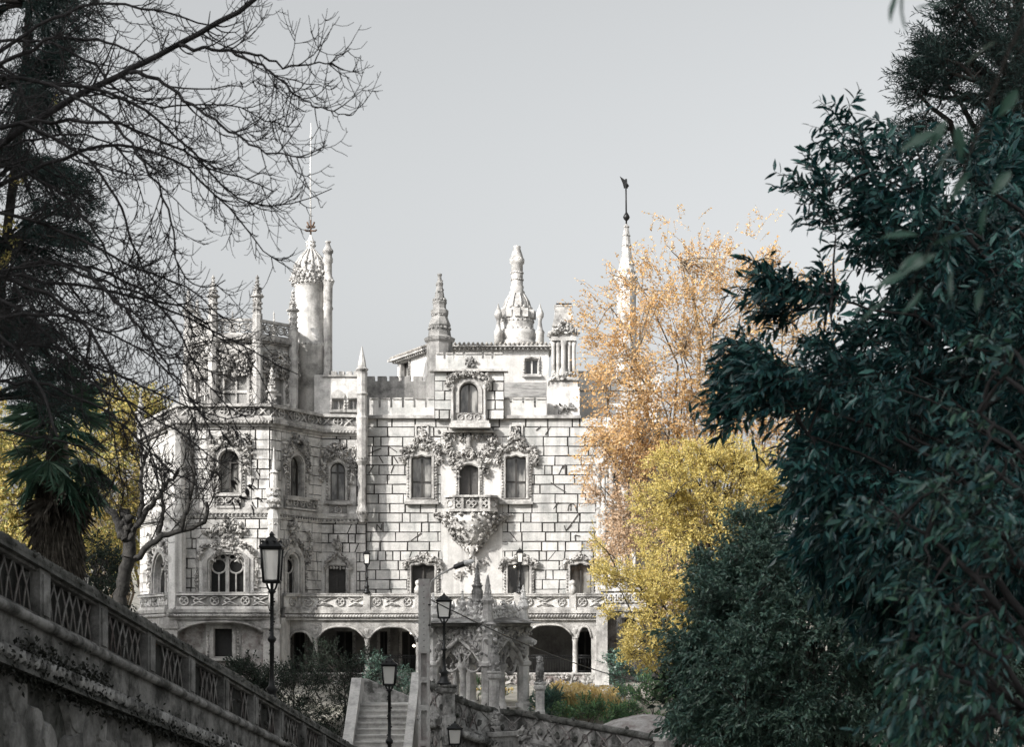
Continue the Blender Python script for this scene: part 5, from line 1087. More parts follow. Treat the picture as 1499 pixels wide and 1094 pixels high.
# ------------------------------------------------------------------ vegetation helpers
def unit(v): return v / (np.linalg.norm(v, axis=-1, keepdims=True) + 1e-9)
def fastmesh(name, V, F, mat, parent=None, smooth=False):
    V = np.asarray(V, np.float32); F = np.asarray(F, np.int32)
    if parent is not None: V = V - worldloc(parent).astype(np.float32)
    me = bpy.data.meshes.new(name); me.vertices.add(len(V)); me.vertices.foreach_set('co', V.ravel())
    k = F.shape[1]; me.loops.add(F.size); me.loops.foreach_set('vertex_index', F.ravel())
    me.polygons.add(len(F)); me.polygons.foreach_set('loop_start', np.arange(0, F.size, k, dtype=np.int32))
    me.polygons.foreach_set('use_smooth', np.full(len(F), smooth)); me.materials.append(MAT[mat]); me.update(calc_edges=True)
    o = bpy.data.objects.new(name, me); COL.objects.link(o)
    if parent is not None: o.parent = parent
    return o
def leaves(name, P, D, L, Wd, mat, parent=None, fold=.12, bend=.12, fine=False, face=None):
    """folded lance leaves: base points, directions, lengths, widths"""
    P = np.asarray(P); n = len(P); D = unit(np.asarray(D)); L = np.broadcast_to(np.asarray(L, float), (n,))[:, None]; Wd = np.broadcast_to(np.asarray(Wd, float), (n,))[:, None]
    up = unit(RNG.normal(0, .55, (n, 3)) + ([0, -.25, .8] if face is None else face)); S = unit(np.cross(D, up)); N = np.cross(S, D)
    v0 = P; v2 = P + D * L - N * L * bend; mid = P + D * L * .46
    if fine:
        q = lambda t, w, sg: P + D * L * t - N * L * bend * t * t + sg * S * Wd * w + N * L * fold * .35
        V = np.stack([v0, P + D * L * .5 - N * L * bend * .25, v2, q(.22, .36, 1), q(.52, .5, 1), q(.8, .26, 1), q(.22, .36, -1), q(.52, .5, -1), q(.8, .26, -1)], 1).reshape(-1, 3); b = np.arange(n)[:, None] * 9
        F = np.concatenate([b + k for k in ([0, 1, 3], [3, 1, 4], [4, 1, 5], [5, 1, 2], [0, 6, 1], [6, 7, 1], [7, 8, 1], [8, 2, 1])], 1).reshape(-1, 3)
        return fastmesh(name, V, F, mat, parent, True)
    v1 = mid + S * Wd / 2 + N * L * fold * .5; v3 = mid - S * Wd / 2 + N * L * fold * .5
    V = np.stack([v0, v1, v2, v3], 1).reshape(-1, 3); b = np.arange(n)[:, None] * 4
    F = np.concatenate([b + [0, 1, 2], b + [0, 2, 3]], 1).reshape(-1, 3)
    return fastmesh(name, V, F, mat, parent)
def ell(items, per=None):
    """points inside photo ellipses: (px, py, rx, ry, Y, rY, n)"""
    out = []
    for px, py, rx, ry, Y, rY, n in items:
        q = unit(RNG.normal(size=(n, 3))) * (RNG.uniform(0, 1, (n, 1)) ** .45)
        if n > 40:                                  # gather into boughs with gaps between
            m = max(4, n // 16); c = unit(RNG.normal(size=(m, 3))) * (RNG.uniform(0, 1, (m, 1)) ** .40); q = c[RNG.integers(0, m, n)] + RNG.normal(0, .16, (n, 3))
        Yq = Y + q[:, 1] * rY; x = (px + q[:, 0] * rx - CX) / FPX * Yq; z = (HY - py - q[:, 2] * ry) / FPX * Yq
        out.append(np.stack([x, Yq, z], 1))
    return np.concatenate(out)
def sprays(C, A, Ls, k, leafL, droop=.4, side=.8, sag=.2):
    n = len(C); A = unit(A); t = np.linspace(.08, 1, k)[None, :, None]; Ls = np.broadcast_to(np.asarray(Ls, float), (n,))[:, None, None]
    P = C[:, None] + A[:, None] * Ls * t + np.array([0, 0, -1.]) * sag * Ls * t ** 2
    s = unit(np.cross(A, RNG.normal(size=(n, 3))))[:, None] * np.where(np.arange(k) % 2, 1, -1)[None, :, None]
    D = A[:, None] * .55 + s * side * (1 - .6 * t) + np.array([0, 0, -1.]) * droop + RNG.normal(0, .25, (n, k, 3))
    L = leafL * RNG.uniform(.5, 1.25, (n, k))
    stems = [C[:, None] + A[:, None] * Ls * tt + np.array([0, 0, -1.]) * sag * Ls * tt ** 2 for tt in (0, .5, 1)]
    return P.reshape(-1, 3), D.reshape(-1, 3), L.ravel(), np.concatenate(stems, 1)
def tubes(name, paths, radii, seg, mat, parent):
    """many thin tubes, same number of points each: paths (n, k, 3), radii (n, k)"""
    P = np.asarray(paths, float); n, k, _ = P.shape; r = np.broadcast_to(np.asarray(radii, float), (n, k))
    T = unit(np.gradient(P, axis=1)); A = unit(np.cross(T, np.array([.31, .87, .38]))); B = np.cross(T, A)
    an = np.arange(seg) * 2 * math.pi / seg
    V = P[:, :, None] + r[:, :, None, None] * (np.cos(an)[:, None] * A[:, :, None] + np.sin(an)[:, None] * B[:, :, None])
    i, j = np.meshgrid(np.arange(k - 1), np.arange(seg), indexing='ij'); j2 = (j + 1) % seg
    q = np.stack([i * seg + j, (i + 1) * seg + j, (i + 1) * seg + j2, i * seg + j2], -1).reshape(-1, 4)
    F = (np.arange(n)[:, None, None] * k * seg + q).reshape(-1, 4)
    return V.reshape(-1, 3), F
def tube_object(name, groups, mat, parent):
    Vs, Fs, o = [], [], 0
    for paths, radii, seg in groups:
        if len(paths) == 0: continue
        V, F = tubes(name, paths, radii, seg, mat, parent); Vs.append(V); Fs.append(F + o); o += len(V)
    return fastmesh(name, np.concatenate(Vs), np.concatenate(Fs), mat, parent, True)
def curve_to(base, tip, n=7, sag=.15, wob=.05):
    t = np.linspace(0, 1, n)[:, None]; L = np.linalg.norm(tip - base)
    return base + (tip - base) * t + np.array([0, 0, 1.]) * (sag * L * 4 * t * (1 - t)) * .5 + RNG.normal(0, wob * L, (n, 3)) * np.sin(t * math.pi) * .5
def limbs(trunk, tips, r0, r1, n=7, sag=.15):
    """limbs that leave a trunk polyline below each tip"""
    P = []
    for tip in tips:
        h = tip[2] - .55 * np.linalg.norm(tip[:2] - trunk[-1][:2]) - .3; i = int(np.argmin(np.abs(trunk[:, 2] - h))); P.append(curve_to(trunk[i], tip, n, sag))
    return np.array(P), np.linspace(r0, r1, n)[None].repeat(len(P), 0)
def tree(name, label, cat, base, top, r, items, leafL, leafW, mat, k=8, Ls=.6, fine=False, axis=(0, 0, .2), spread=1., droop=.3, bark='bark', nl=14, sag=.15, group=None, outward=.7, extra=None, twig_r=.006, stems=True):
    base = np.array(base, float); top = np.array(top, float); root = empty(name, base); tag(root, label, cat, group)
    tr = curve_to(base, top, 12, 0, .03); C = ell(items); ctr = C.mean(0)
    A = unit(C - ctr) * outward + np.array(axis) + RNG.normal(0, .45 * spread, C.shape)
    P, D, L, st = sprays(C, A, Ls * RNG.uniform(.6, 1.2, len(C)), k, leafL, droop, .8, sag)
    tips = C[RNG.choice(len(C), min(nl, len(C)), False)]; lp, lr = limbs(tr, tips, r * .38, r * .08)
    g = [(tr[None], np.linspace(r, r * .3, 12)[None], 9), (lp, lr, 6)]
    if stems:
        near = lp.reshape(-1, 3)[:: 1]; sel = C[RNG.choice(len(C), min(len(C), nl * 8), False)]; q = []
        for c in sel: a = near[np.argmin(((near - c) ** 2).sum(1))]; q.append(curve_to(a, c, 5, .1))
        g.append((np.array(q), np.linspace(r * .08 + .008, twig_r, 5)[None].repeat(len(q), 0), 4))
        g.append((st.reshape(len(C), 3, 3), np.linspace(twig_r, twig_r * .5, 3)[None].repeat(len(C), 0), 3))
    tube_object('trunk', g, bark, root)
    if isinstance(mat, str): leaves('crown', P, D, L, L * leafW, mat, root, fine=fine, face=SDIR * .9 if mat in ('leaf_gold', 'leaf_pale', 'leaf_olive', 'leaf_yellow') else None)
    else:                                       # several leaf colours, split by region
        sel = mat[1](P)
        leaves('crown', P[~sel], D[~sel], L[~sel], L[~sel] * leafW, mat[0][0], root); leaves('crown', P[sel], D[sel], L[sel], L[sel] * leafW, mat[0][1], root)
    return root
def gbase(px, Y, dz=-.2): x = xat(px, Y); return (x, Y, float(ground_z(np.array(x), np.array(Y))) + dz)
# ------------------------------------------------------------------ bare tree, upper left
bt_base = gbase(-560, 14.5); bare = empty('bare_tree', bt_base); tag(bare, 'leafless tree with long arching dark branches across the upper left sky', 'tree')
Yb = 15.
LIMBS = [  # photo polylines (px, py) and start/end radius in photo px
 ([(-330, 420), (-140, 300), (73, 165), (135, 128), (197, 99), (256, 66), (292, 44), (329, 35), (372, 2), (400, -30)], 8, 4.2),
 ([(263, 66), (340, 75), (384, 80), (413, 97), (457, 97), (495, 82), (512, 72)], 3.2, .8),
 ([(340, 75), (395, 102), (439, 143), (468, 161), (512, 168)], 2.6, .8),
 ([(-200, 180), (-60, 110), (62, 33), (121, 4), (168, 4), (227, 11), (285, 33), (314, 38)], 5, 1.4),
 ([(-150, 170), (0, 95), (73, 55), (154, 58), (190, 77), (212, 89)], 4.4, 1.6),
 ([(190, 106), (234, 113), (278, 154), (322, 183), (358, 208), (402, 225), (453, 227), (479, 212)], 3.4, .8),
 ([(-200, 170), (-60, 110), (55, 120), (135, 128), (205, 154), (249, 190), (278, 216), (329, 278), (340, 300), (402, 303), (442, 298), (486, 276)], 5, .8),
 ([(-180, 260), (-20, 190), (73, 175), (157, 179), (227, 197), (270, 223), (322, 256), (366, 263), (400, 280)], 5, 1),
 ([(-160, 340), (0, 270), (91, 230), (146, 212), (219, 216), (263, 234), (311, 281), (351, 318), (384, 373), (431, 397)], 5.2, .8),
 ([(-160, 260), (0, 215), (73, 199), (135, 194), (175, 219), (205, 263), (212, 303), (208, 320)], 3.6, .8),
 ([(-250, 330), (-100, 290), (0, 307), (73, 329), (146, 362), (205, 399), (260, 412), (310, 440), (330, 470)], 5, 1),
 ([(-250, 420), (-80, 380), (36, 418), (98, 444), (146, 499), (175, 568), (197, 608), (219, 655), (235, 700), (240, 740)], 5, 1.),
 ([(-200, 560), (-60, 470), (0, 491), (40, 535), (69, 590), (85, 640)], 5.4, 2.),
 ([(-200, 400), (0, 430), (62, 480), (110, 535), (146, 575), (183, 586), (230, 612), (300, 660), (340, 690)], 4.6, .9),
 ([(-200, 360), (0, 400), (88, 415), (175, 429), (256, 455), (311, 488), (366, 506), (400, 540), (436, 548)], 4.6, .9),
 ([(-120, 430), (60, 380), (150, 395), (220, 430), (262, 480), (285, 540), (330, 590), (350, 640)], 4, .9),
 ([(-100, 520), (60, 500), (140, 540), (200, 560), (260, 590), (330, 620), (372, 610)], 3.4, .9),
 ([(60, 120), (150, 160), (210, 230), (250, 320), (262, 400), (300, 430), (330, 410)], 3.2, .9),
 ([(30, 180), (130, 230), (180, 300), (200, 380), (235, 430), (290, 455), (346, 470)], 3.2, .9),
 ([(20, 240), (100, 290), (150, 350), (170, 420), (215, 480), (240, 560)], 3., .9),
 ([(-60, 560), (70, 560), (150, 600), (200, 640), (260, 700), (300, 720)], 3.4, .9), ([(-80, 620), (60, 640), (140, 660), (190, 700), (230, 720)], 3, .9), ([(20, 420), (120, 520), (160, 600), (175, 680), (180, 740)], 3, .9),
 ([(110, 380), (200, 470), (260, 560), (300, 600), (310, 650)], 3, .8), ([(60, 380), (200, 430), (270, 450), (330, 500), (370, 530), (400, 590)], 3, .8), ([(-100, 470), (40, 460), (130, 470), (220, 520), (270, 570), (290, 640)], 3.4, .8),
 ([(0, 60), (80, 60), (140, 100), (180, 140), (240, 160), (300, 150), (360, 160), (420, 190), (440, 185)], 3., .8)]
def resamp(P, n):
    P = np.asarray(P, float); c = np.r_[0, np.cumsum(np.linalg.norm(np.diff(P, axis=0), axis=1))]; s = np.linspace(0, c[-1], n)
    Q = np.stack([np.interp(s, c, P[:, i]) for i in range(P.shape[1])], 1)
    for _ in range(2): Q[1:-1] = .25 * Q[:-2] + .5 * Q[1:-1] + .25 * Q[2:]
    return Q
G = {}
def addtube(P, r0, r1, seg):
    n = len(P); G.setdefault((n, seg), [[], []]); G[(n, seg)][0].append(P); G[(n, seg)][1].append(np.linspace(r0, r1, n))
def child(P, r, lev, dens):
    L = np.linalg.norm(np.diff(P, axis=0), axis=1).sum(); n = len(P)
    m = max(1, int(L * dens))
    for _ in range(m):
        t = RNG.uniform(.12 if lev else .1, .97); i = min(int(t * (n - 1)), n - 2); p = P[i] + (P[i + 1] - P[i]) * (t * (n - 1) - i)
        if lev == 0 and p[0] < xat(-120, 15): continue
        T = unit(P[i + 1] - P[i]); s = RNG.choice([-1, 1]); perp = unit(np.array([-T[2], 0, T[0]])) * s + np.array([0, RNG.normal(0, .55), 0])
        a = RNG.uniform(.45, 1.0); d = unit(T * math.cos(a) + perp * math.sin(a) + [0.06, 0, -.10])
        l = (.55, .34, .17)[lev] * RNG.uniform(.5, 1.5) * (1.2 - .85 * t)
        k = (7, 5, 4)[lev]; u = np.linspace(0, 1, k)[:, None]
        Q = p + d * l * u + np.array([.04, 0, 0]) * l * u ** 2 + np.array([0, 0, 1.]) * l * (RNG.uniform(-.35, .05) * np.sin(u * 2.2) + RNG.uniform(.0, .40) * u ** 2.5) + RNG.normal(0, .02 * l, (k, 3)) * u
        rr = max(r * (1 - .7 * t) * .5, (.0066, .0047, .0035)[lev]); addtube(Q, rr, max(rr * .45, .0027), 4 if lev == 0 else 3)
        if lev < 2: child(Q, rr, lev + 1, (0, 8.0, 11.)[lev + 1])
for pts, ra, rb in LIMBS:
    Y0 = Yb + RNG.uniform(-1.4, 1.4); n = 26; q = resamp(pts, n); Yq = Y0 + np.linspace(0, RNG.uniform(-.8, .8), n) + .15 * np.sin(np.linspace(0, 5, n) + RNG.uniform(0, 6))
    P = np.stack([(q[:, 0] - CX) / FPX * Yq, Yq, (HY - q[:, 1]) / FPX * Yq], 1); P[1:-1] += RNG.normal(0, .012, (n - 2, 3))
    s = Yb / FPX * .86; addtube(P, ra * s, rb * s, 7); child(P, ra * s, 0, 7.2)
TB = np.array([bt_base, (bt_base[0] + .3, 14.6, 1.5), (bt_base[0] + .9, 14.8, 3.5), (bt_base[0] + 1.6, 15, 5.5), (bt_base[0] + 2.0, 15.1, 8.)]); TBr = resamp(TB, 16)
addtube(TBr, .34, .12, 10)
for pts, ra, rb in LIMBS:
    if pts[0][0] < -90:
        p = PT(*pts[0], Yb); h = p[2] - .6; i = int(np.argmin(abs(TBr[:, 2] - h))); addtube(curve_to(TBr[i], p, 8, .1, .02), .085, ra * Yb / FPX, 7)
tube_object('branches', [(np.array(a), np.array(b), k[1]) for k, (a, b) in G.items()], 'twig', bare)
dl = []; 
for px, py, k in ((332, 622, 5), (350, 640, 5), (316, 692, 4), (338, 700, 3), (372, 690, 3), (362, 712, 4), (344, 728, 5), (372, 738, 4), (326, 655, 3), (216, 345, 1), (350, 118, 1), (238, 340, 1)):
    dl.append([PT(px + RNG.normal(0, 4) * (k > 1), py + RNG.normal(0, 4) * (k > 1), 15.2) for _ in range(k)])
for q in dl:
    q = np.array(q); leaves('dry_leaf_tuft', q, np.array([.5, 0, -.9]) + RNG.normal(0, .45, (len(q), 3)), RNG.uniform(.07, .14, len(q)), RNG.uniform(.025, .045, len(q)), 'twig', bare, .3, .35, True)
# ------------------------------------------------------------------ dark conifer, far left
cb = gbase(30, 25.); con = empty('conifer', cb); tag(con, 'dark conifer with drooping needle boughs at the left edge', 'tree')
Yc = 25.; trk = resamp(np.array([gbase(-90, 25.), (xat(-20, Yc), Yc, 3.), (xat(6, Yc), Yc, 6.5), (xat(40, Yc), Yc, 9), (xat(52, Yc), Yc, 13)]), 12)
B = []
rows = np.linspace(-60, 570, 44)
for y in rows:
    for s in range(5):
        right = 108 + 44 * math.sin(y * .021 + 1.5) + RNG.uniform(-30, 30); right = min(right, 150)
        ex_ = right if s < 3 else RNG.uniform(-140, -10)
        tip = PT(ex_ - RNG.uniform(0, 70 if s else 5), y + RNG.uniform(0, 45), Yc + RNG.uniform(-1.6, 1.6)); i = int(np.argmin(abs(trk[:, 2] - (tip[2] + .35)))); B.append(curve_to(trk[i], tip, 7, .18, .04))
B = np.array(B); tube_object('trunk', [(trk[None], np.linspace(.11, .05, 12)[None], 9), (B, np.linspace(.03, .008, 7)[None].repeat(len(B), 0), 5)], 'bark', con)
t_ = RNG.uniform(.12, 1, (len(B), 135)) ** .62 * 6; i0 = np.minimum(t_.astype(int), 5); fr_ = (t_ - i0)[..., None]; ar = np.arange(len(B))[:, None]
Pn = (B[ar, i0] * (1 - fr_) + B[ar, i0 + 1] * fr_); Pn = Pn + RNG.normal(0, .11, Pn.shape) * [1, 1, .7]
Tn = unit(B[ar, np.minimum(i0 + 1, 6)] - B[ar, i0])
Pn = np.repeat(Pn.reshape(-1, 3), 3, 0); Dn = np.repeat(Tn.reshape(-1, 3), 3, 0) * .9 + RNG.normal(0, .55, (len(Pn), 3)) + [0, 0, .15]
keep = RNG.uniform(size=len(Pn)) < .98; leaves('needles', Pn[keep], Dn[keep], RNG.uniform(.08, .17, keep.sum()), .014, 'leaf_needle', con, .02, .1)
yl = ell([(10, 370, 25, 25, 24, .5, 60), (25, 265, 15, 8, 24, .3, 25), (5, 330, 20, 15, 24, .3, 40), (80, 150, 12, 14, 24, .3, 10)]); leaves('lit_leaves', yl, RNG.normal(0, 1, yl.shape), .07, .05, 'leaf_yellow', con)  # sunlit sprigs put into the colour: yellow leaves among dark needles
# ------------------------------------------------------------------ fan palm
Yp = 31.; pb = gbase(84, Yp, -1.); palm = empty('palm_tree', pb); tag(palm, 'fan palm with shaggy fibrous trunk behind the ramp wall on the left', 'palm')
mb = MB('palm_fibre'); pc = np.array([xat(84, Yp), Yp]); mb.lathe(pc, [(.34, pb[2]), (.36, zat(850, Yp)), (.42, zat(800, Yp)), (.36, zat(745, Yp)), (.25, zat(700, Yp)), (.2, zat(640, Yp))], 14, 'palm_fibre', True); mb.build('trunk', palm)
n = 1100; a = RNG.uniform(0, 6.28, n); z = RNG.uniform(zat(880, Yp), zat(700, Yp), n); rr = np.interp(z, [zat(880, Yp), zat(800, Yp), zat(740, Yp), zat(700, Yp)], [.36, .44, .40, .3])
P = np.stack([pc[0] + rr * np.cos(a), pc[1] + rr * np.sin(a), z], 1); D = np.stack([np.cos(a) * .28, np.sin(a) * .28, np.full(n, -1.)], 1) + RNG.normal(0, .12, (n, 3))
leaves('fibre_skirt', P, D, RNG.uniform(.3, .6, n), .035, 'palm_fibre', palm, .05, .05)
FP, FD, FL_ = [], [], []; pet = []; DP, DD, DL = [], [], []
hub = np.array([pc[0] + .15, pc[1] - .2, zat(660, Yp)])
for i in range(62):
    dead = i >= 44
    a = RNG.uniform(0, 6.28); el = (RNG.uniform(-.3, 1.25) if i % 5 < 3 else RNG.uniform(-1.15, -.3)) if not dead else RNG.uniform(-1.5, -1.0)
    d = np.array([math.cos(a) * math.cos(el), math.sin(a) * math.cos(el) * .8, math.sin(el)]); h0 = hub + [0, 0, .05 + .38 * el + RNG.uniform(-.25, .2) - (.1 if dead else 0)]
    e = h0 + d * RNG.uniform(.45, .85); pet.append(curve_to(h0, e, 4, .1, .01))
    fa = unit(d + [0, 0, -.5]); sd = unit(np.cross(fa, [0.1, .2, 1.])); nb = 30
    for j in range(nb):
        t = (j / (nb - 1) - .5) * 3.6; dd = fa * math.cos(t) + sd * math.sin(t) + RNG.normal(0, .05, 3) + np.array([0, 0, -.18 * abs(t)])
        (DP if dead else FP).append(e); (DD if dead else FD).append(dd); (DL if dead else FL_).append(RNG.uniform(.5, .78))
tube_object('petioles', [(np.array(pet), np.linspace(.02, .012, 4)[None].repeat(len(pet), 0), 5)], 'leaf_palm', palm)
leaves('fans', FP, FD, FL_, .042, 'leaf_palm', palm, .08, .12); leaves('dead_fans', DP, DD, DL, .04, 'palm_fibre', palm, .1, .2)
# ------------------------------------------------------------------ yellow trees beyond the left end of the palace
tree('yellow_tree', 'golden leaved tree glowing in sun beyond the palm, by the left end of the palace', 'tree', gbase(170, 163), PT(175, 640, 163), .4,
     [(175, 610, 60, 45, 96, 3, 510), (130, 680, 80, 60, 95, 4, 646), (215, 690, 50, 70, 97, 4, 544), (170, 770, 90, 60, 96, 4, 646), (235, 640, 30, 40, 97, 2, 170)], .26, .6, 'leaf_yellow', k=9, Ls=1.1, bark='bark_light', nl=20, twig_r=.012)
tree('yellow_tree', 'yellow tree at the far left edge, glimpsed through the conifer and palm', 'tree', gbase(-20, 142), PT(-15, 690, 142), .4,
     [(10, 690, 70, 60, 84, 4, 714), (-40, 640, 60, 60, 84, 4, 340), (30, 780, 80, 50, 84, 4, 646), (70, 800, 50, 50, 84, 4, 340)], .24, .6, 'leaf_yellow', k=9, Ls=1., bark='bark_light', nl=16, twig_r=.012)
tree('dark_bush', 'dark glossy bush between the palm and the gnarled trunk', 'bush', gbase(140, 62), PT(140, 840, 62), .12,
     [(140, 825, 45, 38, 62, 2, 260), (120, 860, 50, 30, 61, 2, 160), (165, 860, 30, 30, 62, 2, 120)], .16, .5, 'leaf_dark', k=9, Ls=.6, nl=10)
# ------------------------------------------------------------------ gnarled tree in front of the left bay
Yg = 52.; gb = gbase(176, Yg, -.3); gn = empty('gnarled_tree', gb); tag(gn, 'gnarled pollarded bare tree in front of the left bay of the palace', 'tree'); G = {}
s = Yg / FPX
def gl(pts, ra, rb, dens=1.3, sub=True):
    q = resamp(pts, 16); Y_ = Yg + np.linspace(0, RNG.uniform(-.8, .8), 16); P = np.stack([(q[:, 0] - CX) / FPX * Y_, Y_, (HY - q[:, 1]) / FPX * Y_], 1); addtube(P + RNG.normal(0, .03, P.shape), ra * s, rb * s, 8)
    if sub: child2(P, rb * s, 0, dens)
def child2(P, r, lev, dens):
    n = len(P); L = np.linalg.norm(np.diff(P, axis=0), axis=1).sum()
    for _ in range(max(1, int(L * dens))):
        t = RNG.uniform(.3, 1.); i = min(int(t * (n - 1)), n - 2); p = P[i]; T = unit(P[i + 1] - P[i]); d = unit(T * .5 + RNG.normal(0, .6, 3) + [0, 0, .45]); l = (1.8, 1., .5)[lev] * RNG.uniform(.5, 1.3); k = 5; u = np.linspace(0, 1, k)[:, None]
        Q = p + d * l * u + np.array([0, 0, 1]) * l * RNG.uniform(-.15, .3) * u ** 2 + RNG.normal(0, .05 * l, (k, 3)) * u; rr = (.028, .014, .009)[lev]; addtube(Q, rr, rr * .5, 4)
        if lev < 2: child2(Q, rr, lev + 1, (0, 3.8, 5.)[lev + 1])
gl([(172, 960), (176, 880), (182, 845), (188, 815)], 11, 9.5, sub=False); gl([(188, 818), (190, 790), (186, 765), (183, 745)], 10, 8, 1.5)
gl([(186, 825), (205, 815), (218, 795), (238, 783), (262, 779), (290, 772), (303, 766), (306, 748), (302, 735)], 5.4, 2.8, 2.2); gl([(190, 790), (204, 760), (208, 730), (205, 700), (215, 660)], 4.6, 1.8, 1.8); gl([(183, 790), (170, 755), (150, 735), (132, 700), (128, 680)], 7, 2.4, 1.6); gl([(200, 770), (222, 740), (240, 715), (262, 690)], 5, 2, 2.)
gl([(262, 779), (275, 740), (285, 700), (280, 660)], 4, 1.6, 2.); gl([(232, 785), (240, 750), (236, 720)], 4, 1.6, 2.)
tube_object('trunk', [(np.array(a), np.array(b), k[1]) for k, (a, b) in G.items()], 'bark_grey', gn)
mb = MB('bark_grey')
for _ in range(12): mb.blob(PT(185 + RNG.normal(0, 4), 772 + RNG.normal(0, 9), Yg), RNG.uniform(.10, .18), 'bark_grey', None, .4, True)
mb.build('burl', gn)
# ------------------------------------------------------------------ autumn trees on the right
tree('autumn_tree', 'tall thin autumn tree with sparse golden orange leaves at the palace right end', 'tree', gbase(1040, 84), PT(1015, 400, 84), .26,
     [(900, 475, 40, 50, 64, 1.6, 79), (915, 420, 32, 34, 64, 1.4, 28), (890, 530, 36, 46, 64, 1.6, 93), (1060, 400, 50, 40, 64, 2, 58), (1120, 430, 50, 50, 64, 2, 92), (870, 640, 26, 60, 64, 1.5, 51), (862, 470, 26, 40, 64, 1.5, 23), (905, 640, 45, 60, 64, 2.2, 296), (925, 560, 55, 60, 64, 2.6, 378), (960, 470, 65, 65, 64, 2.6, 346), (940, 395, 60, 40, 64, 2, 40), (1010, 400, 60, 50, 64, 2.4, 115), (990, 345, 60, 35, 64, 2, 21), (1050, 470, 70, 70, 64, 3, 420), (1095, 395, 45, 45, 64, 2, 63), (1110, 335, 35, 30, 64, 2, 13), (1005, 570, 75, 70, 64, 3, 588), (965, 650, 60, 50, 64, 2.6, 441), (1080, 570, 90, 90, 64, 3, 588), (1150, 480, 60, 70, 64, 2, 177), (1140, 600, 60, 80, 64, 2, 315), (875, 440, 30, 40, 64, 1.5, 15), (870, 560, 22, 50, 64, 1, 35), (1190, 420, 40, 40, 64, 2, 33)],
     .135, .62, 'leaf_gold', k=8, Ls=.8, axis=(0, 0, .32), droop=.25, bark='bark_light', nl=34, twig_r=.007)
tree('autumn_tree', 'pale pinkish autumn tree half veiling the right corner of the palace', 'tree', gbase(960, 102), PT(940, 690, 102), .18,
     [(905, 720, 36, 50, 66, 1.6, 181), (940, 720, 50, 60, 66, 2, 520), (930, 790, 50, 45, 66, 2, 408), (975, 760, 45, 50, 66, 2, 372), (895, 640, 25, 30, 66, 1.2, 41), (900, 800, 25, 40, 66, 1.2, 90), (990, 850, 45, 50, 66, 2, 248)],
     .125, .6, 'leaf_pale', k=8, Ls=.7, droop=.2, bark='bark_light', nl=20, twig_r=.007)
tree('olive_tree', 'rounded yellow green tree, the topmost of the sunlit bushes right of the palace', 'tree', gbase(1045, 67), PT(1040, 720, 67), .2,
     [(1000, 690, 45, 34, 59, 2, 482), (1050, 672, 40, 28, 59, 2, 379), (965, 730, 38, 38, 59, 2, 379), (1030, 735, 55, 38, 59, 2, 552), (1095, 690, 48, 34, 59, 2, 482), (1120, 730, 40, 40, 59, 2, 299), (990, 780, 50, 32, 59, 2, 436), (1080, 780, 50, 34, 59, 2, 229), (1060, 720, 90, 60, 61, 2, 390)],
     .105, .55, 'leaf_olive', k=10, Ls=.5, droop=.05, axis=(0, 0, .4), bark='bark', nl=22, twig_r=.006)
tree('olive_tree', 'lower yellow green tree spilling over the right terrace of the palace', 'tree', gbase(985, 64), PT(985, 850, 64), .16,
     [(888, 820, 24, 44, 56, 1.2, 67), (905, 878, 26, 34, 56, 1.2, 58), (920, 830, 44, 34, 56, 1.6, 175), (975, 850, 55, 45, 56, 2, 552), (1035, 860, 45, 45, 56, 2, 379), (985, 905, 55, 40, 56, 2, 494), (945, 945, 36, 32, 56, 1.6, 345), (1015, 920, 50, 38, 56, 2, 379), (985, 965, 40, 26, 56, 1.6, 149), (890, 850, 22, 28, 56, 1, 46), (1060, 905, 35, 40, 56, 2, 252)],
     .10, .55, 'leaf_olive', k=10, Ls=.45, droop=.05, axis=(0, 0, .40), bark='bark', nl=20, twig_r=.006)
# ------------------------------------------------------------------ dark evergreens of the right foreground
Ye = 14.
tree('evergreen_tree', 'big dark broad leaved evergreen filling the right side of the view', 'tree', gbase(1620, Ye), PT(1560, 250, Ye), .085,
     [(1245, 195, 23, 41, Ye, .5, 11), (1275, 245, 36, 46, Ye, .7, 28), (1330, 240, 45, 55, Ye, .8, 28), (1205, 285, 28, 25, Ye, .5, 19), (1215, 335, 27, 18, Ye, .5, 14), (1270, 330, 54, 55, Ye, .8, 62), (1350, 330, 72, 64, Ye, 1., 67), (1440, 300, 72, 73, Ye, 1., 72), (1344, 430, 81, 55, Ye, 1., 92), (1444, 470, 90, 82, Ye, 1.1, 119), (1524, 520, 54, 138, Ye, 1.1, 136),
      (1144, 430, 23, 32, Ye, .5, 22), (1194, 470, 45, 50, Ye, .7, 74), (1109, 530, 30, 33, Ye, .6, 40), (1094, 590, 21, 31, Ye, .5, 22), (1154, 570, 54, 59, Ye, .8, 115), (1244, 560, 76, 73, Ye, 1., 162), (1354, 590, 90, 82, Ye, 1.1, 191), (1228, 680, 63, 55, Ye, .9, 128), (1318, 720, 81, 64, Ye, 1., 162), (1428, 730, 90, 82, Ye, 1.1, 176), (1518, 760, 54, 73, Ye, 1., 109), (1273, 780, 54, 36, Ye, .9, 74)],
       .128, .28, 'leaf_teal', k=13, fine=True, Ls=.40, axis=(-.45, -.1, .0), droop=.3, bark='twig', nl=34, twig_r=.005, sag=.15)
